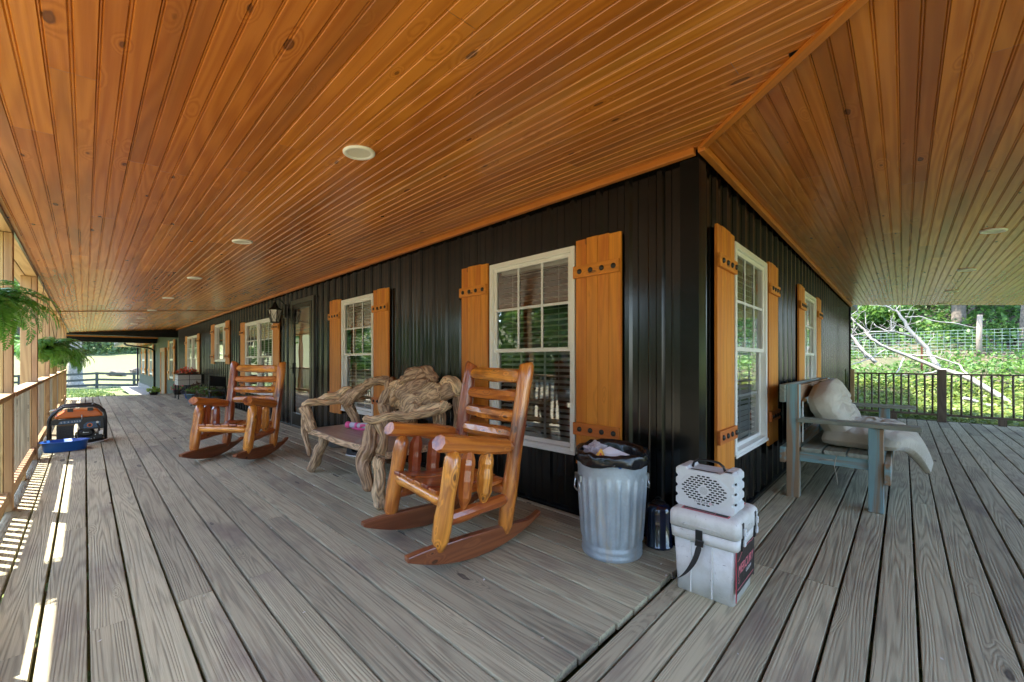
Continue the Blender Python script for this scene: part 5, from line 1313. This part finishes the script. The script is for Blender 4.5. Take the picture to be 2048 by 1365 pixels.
pos = [(-.75, 18.6, 0, 1.25), (.6, 19.2, 2, 1.0), (2.1, 18.9, 0, .5), (3.4, 18.8, 2, .55), (4.6, 18.9, 1, .8), (5.6, 20, 0, 1.1), (-1.9, 19.5, 1, 1.2), (1.0, 22.5, 1, 1.0), (4.0, 23.5, 1, 1.1), (6.4, 23, 2, 1.2), (-.6, 23.5, 2, 1.5), (2.6, 26.5, 0, 1.5), (5.4, 27.5, 1, 1.4), (8.3, 25, 0, 1.4), (-3.2, 24, 0, 1.6), (-1.2, 28, 1, 1.6)]
ow = ['at the left, by the house wall', 'left of the rusty stake', 'right behind the stake', 'behind the wooden fence post', 'right of the wooden fence post', 'far right behind the fence', 'half hidden by the house wall', 'up the bank left of centre', 'up the bank in the centre', 'up the bank on the right', 'high on the bank at the left', 'high on the bank in the middle', 'high on the bank at the right', 'outermost right on the bank', 'highest at the far left', 'topmost near the left']
kn_ = ['deep green bush ', 'light yellow green bush ', 'dark leaved bush ']
for i, (x, y, kd, s) in enumerate(pos):
    o = bs[kd] if not used[kd] else copy_tree(bs[kd]); used[kd] = True; put(o, x, y, i*1.9, s); o['label'] = kn_[kd]+ow[i]
tD = tree('', 12, 4.0, 8.6, 6000, 'leaf_tree', 21, trunk_r=.26, leaf=.20, bark='bark', group=GR); k = 0
tw = ['left of centre, its crooked trunk showing below the ceiling edge', 'slim and straight right of the crooked trunk', 'thick grey trunk at the right picture edge', 'behind the bushes at the far left', 'high up behind the centre', 'at the top right of the bank', 'outermost on the left bank', 'hidden beyond the house end', 'deep in the wood behind']
for (x, y, s) in ((2.43, 20.7, .8), (2.9, 22.3, .42), (3.78, 18.1, .8), (-2.5, 26, 1.1), (1.2, 33, 1.2), (8.5, 31, 1.2), (-7, 21, 1.1), (-4, 34, 1.3), (4, 39, 1.4)):
    o = tD if k == 0 else copy_tree(tD); put(o, x, y, k*1.7, s); o['label'] = 'tree on the wooded bank '+tw[k]; k += 1
n = 30000; xx = rs.uniform(-30, 34, n); yy = rs.uniform(36, 46, n); zz = H(xx, yy)+rs.uniform(0, 9, n); ux, vy, nr = leaf_axes(n, .36, .4, .6)
o = quads('woodland', np.stack([xx, yy, zz], 1), ux, vy, 'leaf_tree', rs.uniform(0, 1, n)); tag(o, 'solid wall of forest on top of the bank', 'woodland', kind='stuff')
# wire fence
wf = empty('wire_fence', (2.6, 16.6, float(H(2.6, 16.6))), 0, 'woven wire fence with a round wooden post and a rusty stake on the bank', 'fence')
fz = lambda x: float(H(x, 16.6))
gl = lambda x: 1.17-.012*(x-2.6)**2*.3
b = MB(); b.tube([(2.60, 16.5, .9), (2.585, 16.5, 1.8), (2.60, 16.5, 2.58)], [.07, .066, .06], 14, wob=.08); b.build('post', 'old_post', wf, world=True)
b = MB(); b.tube([(-5.5, 16.5, .9), (-5.5, 16.5, 2.5)], .06, 12); b.build('post', 'old_post', wf, world=True)
b = MB(); b.tube([(8.5, 16.5, .6), (8.5, 16.5, 2.3)], .06, 12); b.build('post', 'old_post', wf, world=True)
b = MB(); b.box(1.27, 14.55, .55, 1.315, 14.575, 1.62); b.build('stake', 'rust', wf, world=True)
for zz_ in [1.20, 1.33, 1.43, 1.53, 1.63, 1.73, 1.83, 1.93, 2.03, 2.13]:
    b = MB(); b.tube([(x, 16.6, zz_+gl(x)-1.17+.006*math.sin(x*3+zz_)) for x in np.linspace(-5.5, 8.5, 24)], .0045, 4, caps=False); b.build('wire', 'fence_wire', wf, world=True)
for k in range(92):
    x = -5.4+k*.151; b = MB(); b.tube([(x+.01*math.sin(k), 16.6, 1.18+gl(x)-1.17), (x, 16.6, 2.14+gl(x)-1.17)], .0038, 4, caps=False); b.build('picket_wire', 'fence_wire', wf, world=True)
# dead fallen tree
dt = empty('fallen_tree', (3.2, 11.4, 0), 0, 'bare white dead tree fallen over the bank beyond the railing', 'dead tree')
Fv = Vector((-.6917, .7222, 0)); Rv = Vector((.7222, .6917, 0))
def W(px, py, t): return EYE+(Fv+Rv*((px-1024)/817.7)+Vector((0, 0, (723-py)/817.7)))*t
def limb(pl, r, seed=0, nm='branch'):
    pts = [W(*p) for p in pl]; P_ = []; Q = []
    r = [q*.8 for q in r]
    for i in range(len(pts)-1):
        for j in range(4):
            t = j/4; P_.append(pts[i].lerp(pts[i+1], t)+Vector((mn.noise(pts[i]*3+Vector((j, seed, 0))), 0, mn.noise(pts[i]*3+Vector((0, j, seed)))))*.035); Q.append(r[i]*(1-t)+r[i+1]*t)
    P_.append(pts[-1]); Q.append(r[-1]); b = MB(); b.tube(P_, Q, 8, wob=.15, seed=seed); b.build(nm, 'white_bark', dt, world=True); return P_
main = limb([(2100, 862, 9.0), (2044, 824, 9.3), (1941, 758, 10.0), (1906, 744, 10.3), (1880, 739, 10.5), (1812, 711, 11.0), (1770, 695, 11.3), (1742, 678, 11.5), (1728, 660, 11.7), (1701, 636, 12.0), (1680, 622, 12.2)], [.10, .088, .075, .068, .06, .05, .042, .035, .028, .02, .016], 1, 'trunk')
t2 = limb([(1876, 736, 11.6), (1852, 697, 11.8), (1824, 667, 12.0), (1805, 636, 12.1), (1791, 622, 12.2), (1772, 612, 12.3), (1740, 598, 12.5)], [.072, .066, .058, .042, .03, .022, .016], 2)
t3 = limb([(1822, 673, 12.0), (1789, 663, 11.9), (1742, 664, 11.9), (1707, 671, 12.2), (1690, 676, 12.3)], [.04, .03, .022, .016, .012], 3)
t4 = limb([(1753, 726, 11.4), (1728, 704, 11.6), (1701, 671, 11.9), (1680, 650, 12.1)], [.062, .055, .048, .04], 4)
limb([(1734, 716, 11.4), (1718, 695, 11.5), (1700, 690, 11.6)], [.03, .024, .018], 5)
limb([(1812, 635, 12.1), (1838, 633, 12.0), (1871, 642, 11.8), (1918, 648, 11.6), (1946, 655, 11.5), (1956, 655, 11.4)], [.022, .018, .017, .014, .010, .006], 6)
limb([(1812, 711, 11.0), (1833, 710, 10.9), (1871, 715, 10.6), (1918, 728, 10.3), (1933, 749, 10.1), (1937, 765, 10.1)], [.028, .028, .024, .022, .028, .03], 7)
limb([(1770, 701, 11.3), (1737, 718, 11.1), (1702, 730, 11.0), (1685, 733, 11)], [.022, .018, .013, .01], 8)
limb([(1780, 642, 12.0), (1792, 650, 12), (1776, 668, 12.1)], [.015, .02, .026], 9)
limb([(1925, 796, 9.6), (1976, 810, 9.4), (2026, 821, 9.2), (2070, 830, 9.1)], [.05, .06, .06, .05], 10)
limb([(1808, 717, 11), (1798, 738, 10.9), (1794, 748, 10.8)], [.022, .022, .016], 11)
limb([(1880, 742, 10.5), (1850, 748, 10.4), (1790, 752, 10.4)], [.02, .016, .01], 12)
limb([(1732, 655, 11.7), (1730, 625, 11.8), (1714, 622, 11.8)], [.012, .010, .006], 13)
g = random.Random(4)
for src in (main[14:], t2[4:], t4, t3):
    for q in range(20):
        p = g.choice(src); px_ = Vector(p); b = MB(); pts = [px_]; d = Vector((g.uniform(-1, .6), g.uniform(-.4, .4), g.uniform(.1, 1))).normalized()
        for s_ in range(4): pts.append(pts[-1]+d*g.uniform(.08, .16)); d = (d+Vector((g.uniform(-.5, .5), g.uniform(-.4, .4), g.uniform(-.3, .6)))).normalized()
        b.tube(pts, [.009, .008, .006, .005, .003], 5); b.tube([pts[2], pts[2]+Vector((g.uniform(-.15, .15), 0, g.uniform(.02, .15)))], [.005, .002], 5); b.build('twig', 'white_bark', dt, world=True)
# leafy sapling at the right edge
sp = empty('sapling', (3.65, 13.2, float(H(3.65, 13.2))), 0, 'yellow green sapling with long drooping leaves at the right edge beyond the railing', 'sapling')
b = MB(); b.tube([(0, 0, -.1), (.05, 0, .5), (.0, 0, 1.0), (-.04, 0, 1.35)], [.016, .013, .010, .006], 7)
for i in range(7):
    a = i*1.1; b.tube([(0, 0, .5+i*.11), (.22*math.cos(a), .22*math.sin(a), .68+i*.11)], [.006, .003], 5)
b.build('stems', 'bark', sp)
n = 150; a = rs.uniform(0, 6.28, n); r_ = rs.uniform(.04, .38, n); zc = rs.uniform(.45, 1.45, n); c = np.stack([r_*np.cos(a), r_*np.sin(a), zc], 1)
ln_ = rs.uniform(.07, .13, n); dz = rs.uniform(-.9, .2, n); ux = np.stack([np.cos(a), np.sin(a), dz], 1); ux /= np.linalg.norm(ux, axis=1, keepdims=True); ux *= ln_[:, None]
vy = np.stack([-np.sin(a), np.cos(a), .3+0*a], 1)*(ln_*.34)[:, None]; quads('foliage', c, ux, vy, 'leaf_lime', rs.uniform(0, 1, n), sp)

# crumbs and bits of leaf on the deck
n = 70; xx = rs.uniform(-4.5, 2.0, n); yy = rs.uniform(-2.6, -.15, n); kk = (xx < 0) | (yy < 2); xx, yy = xx[kk], yy[kk]; n = len(xx)
a = rs.uniform(0, 6.28, n); s_ = rs.uniform(.003, .009, n); ux = np.stack([np.cos(a)*s_, np.sin(a)*s_, .3*s_], 1); vy = np.stack([-np.sin(a)*s_, np.cos(a)*s_, 0*a], 1)
tag(quads('leaf_litter', np.stack([xx, yy, .005+0*xx], 1), ux, vy, 'crate_wood', rs.uniform(0, 1, n)), 'pale crumbs and leaf bits scattered over the deck boards', 'litter', kind='stuff')
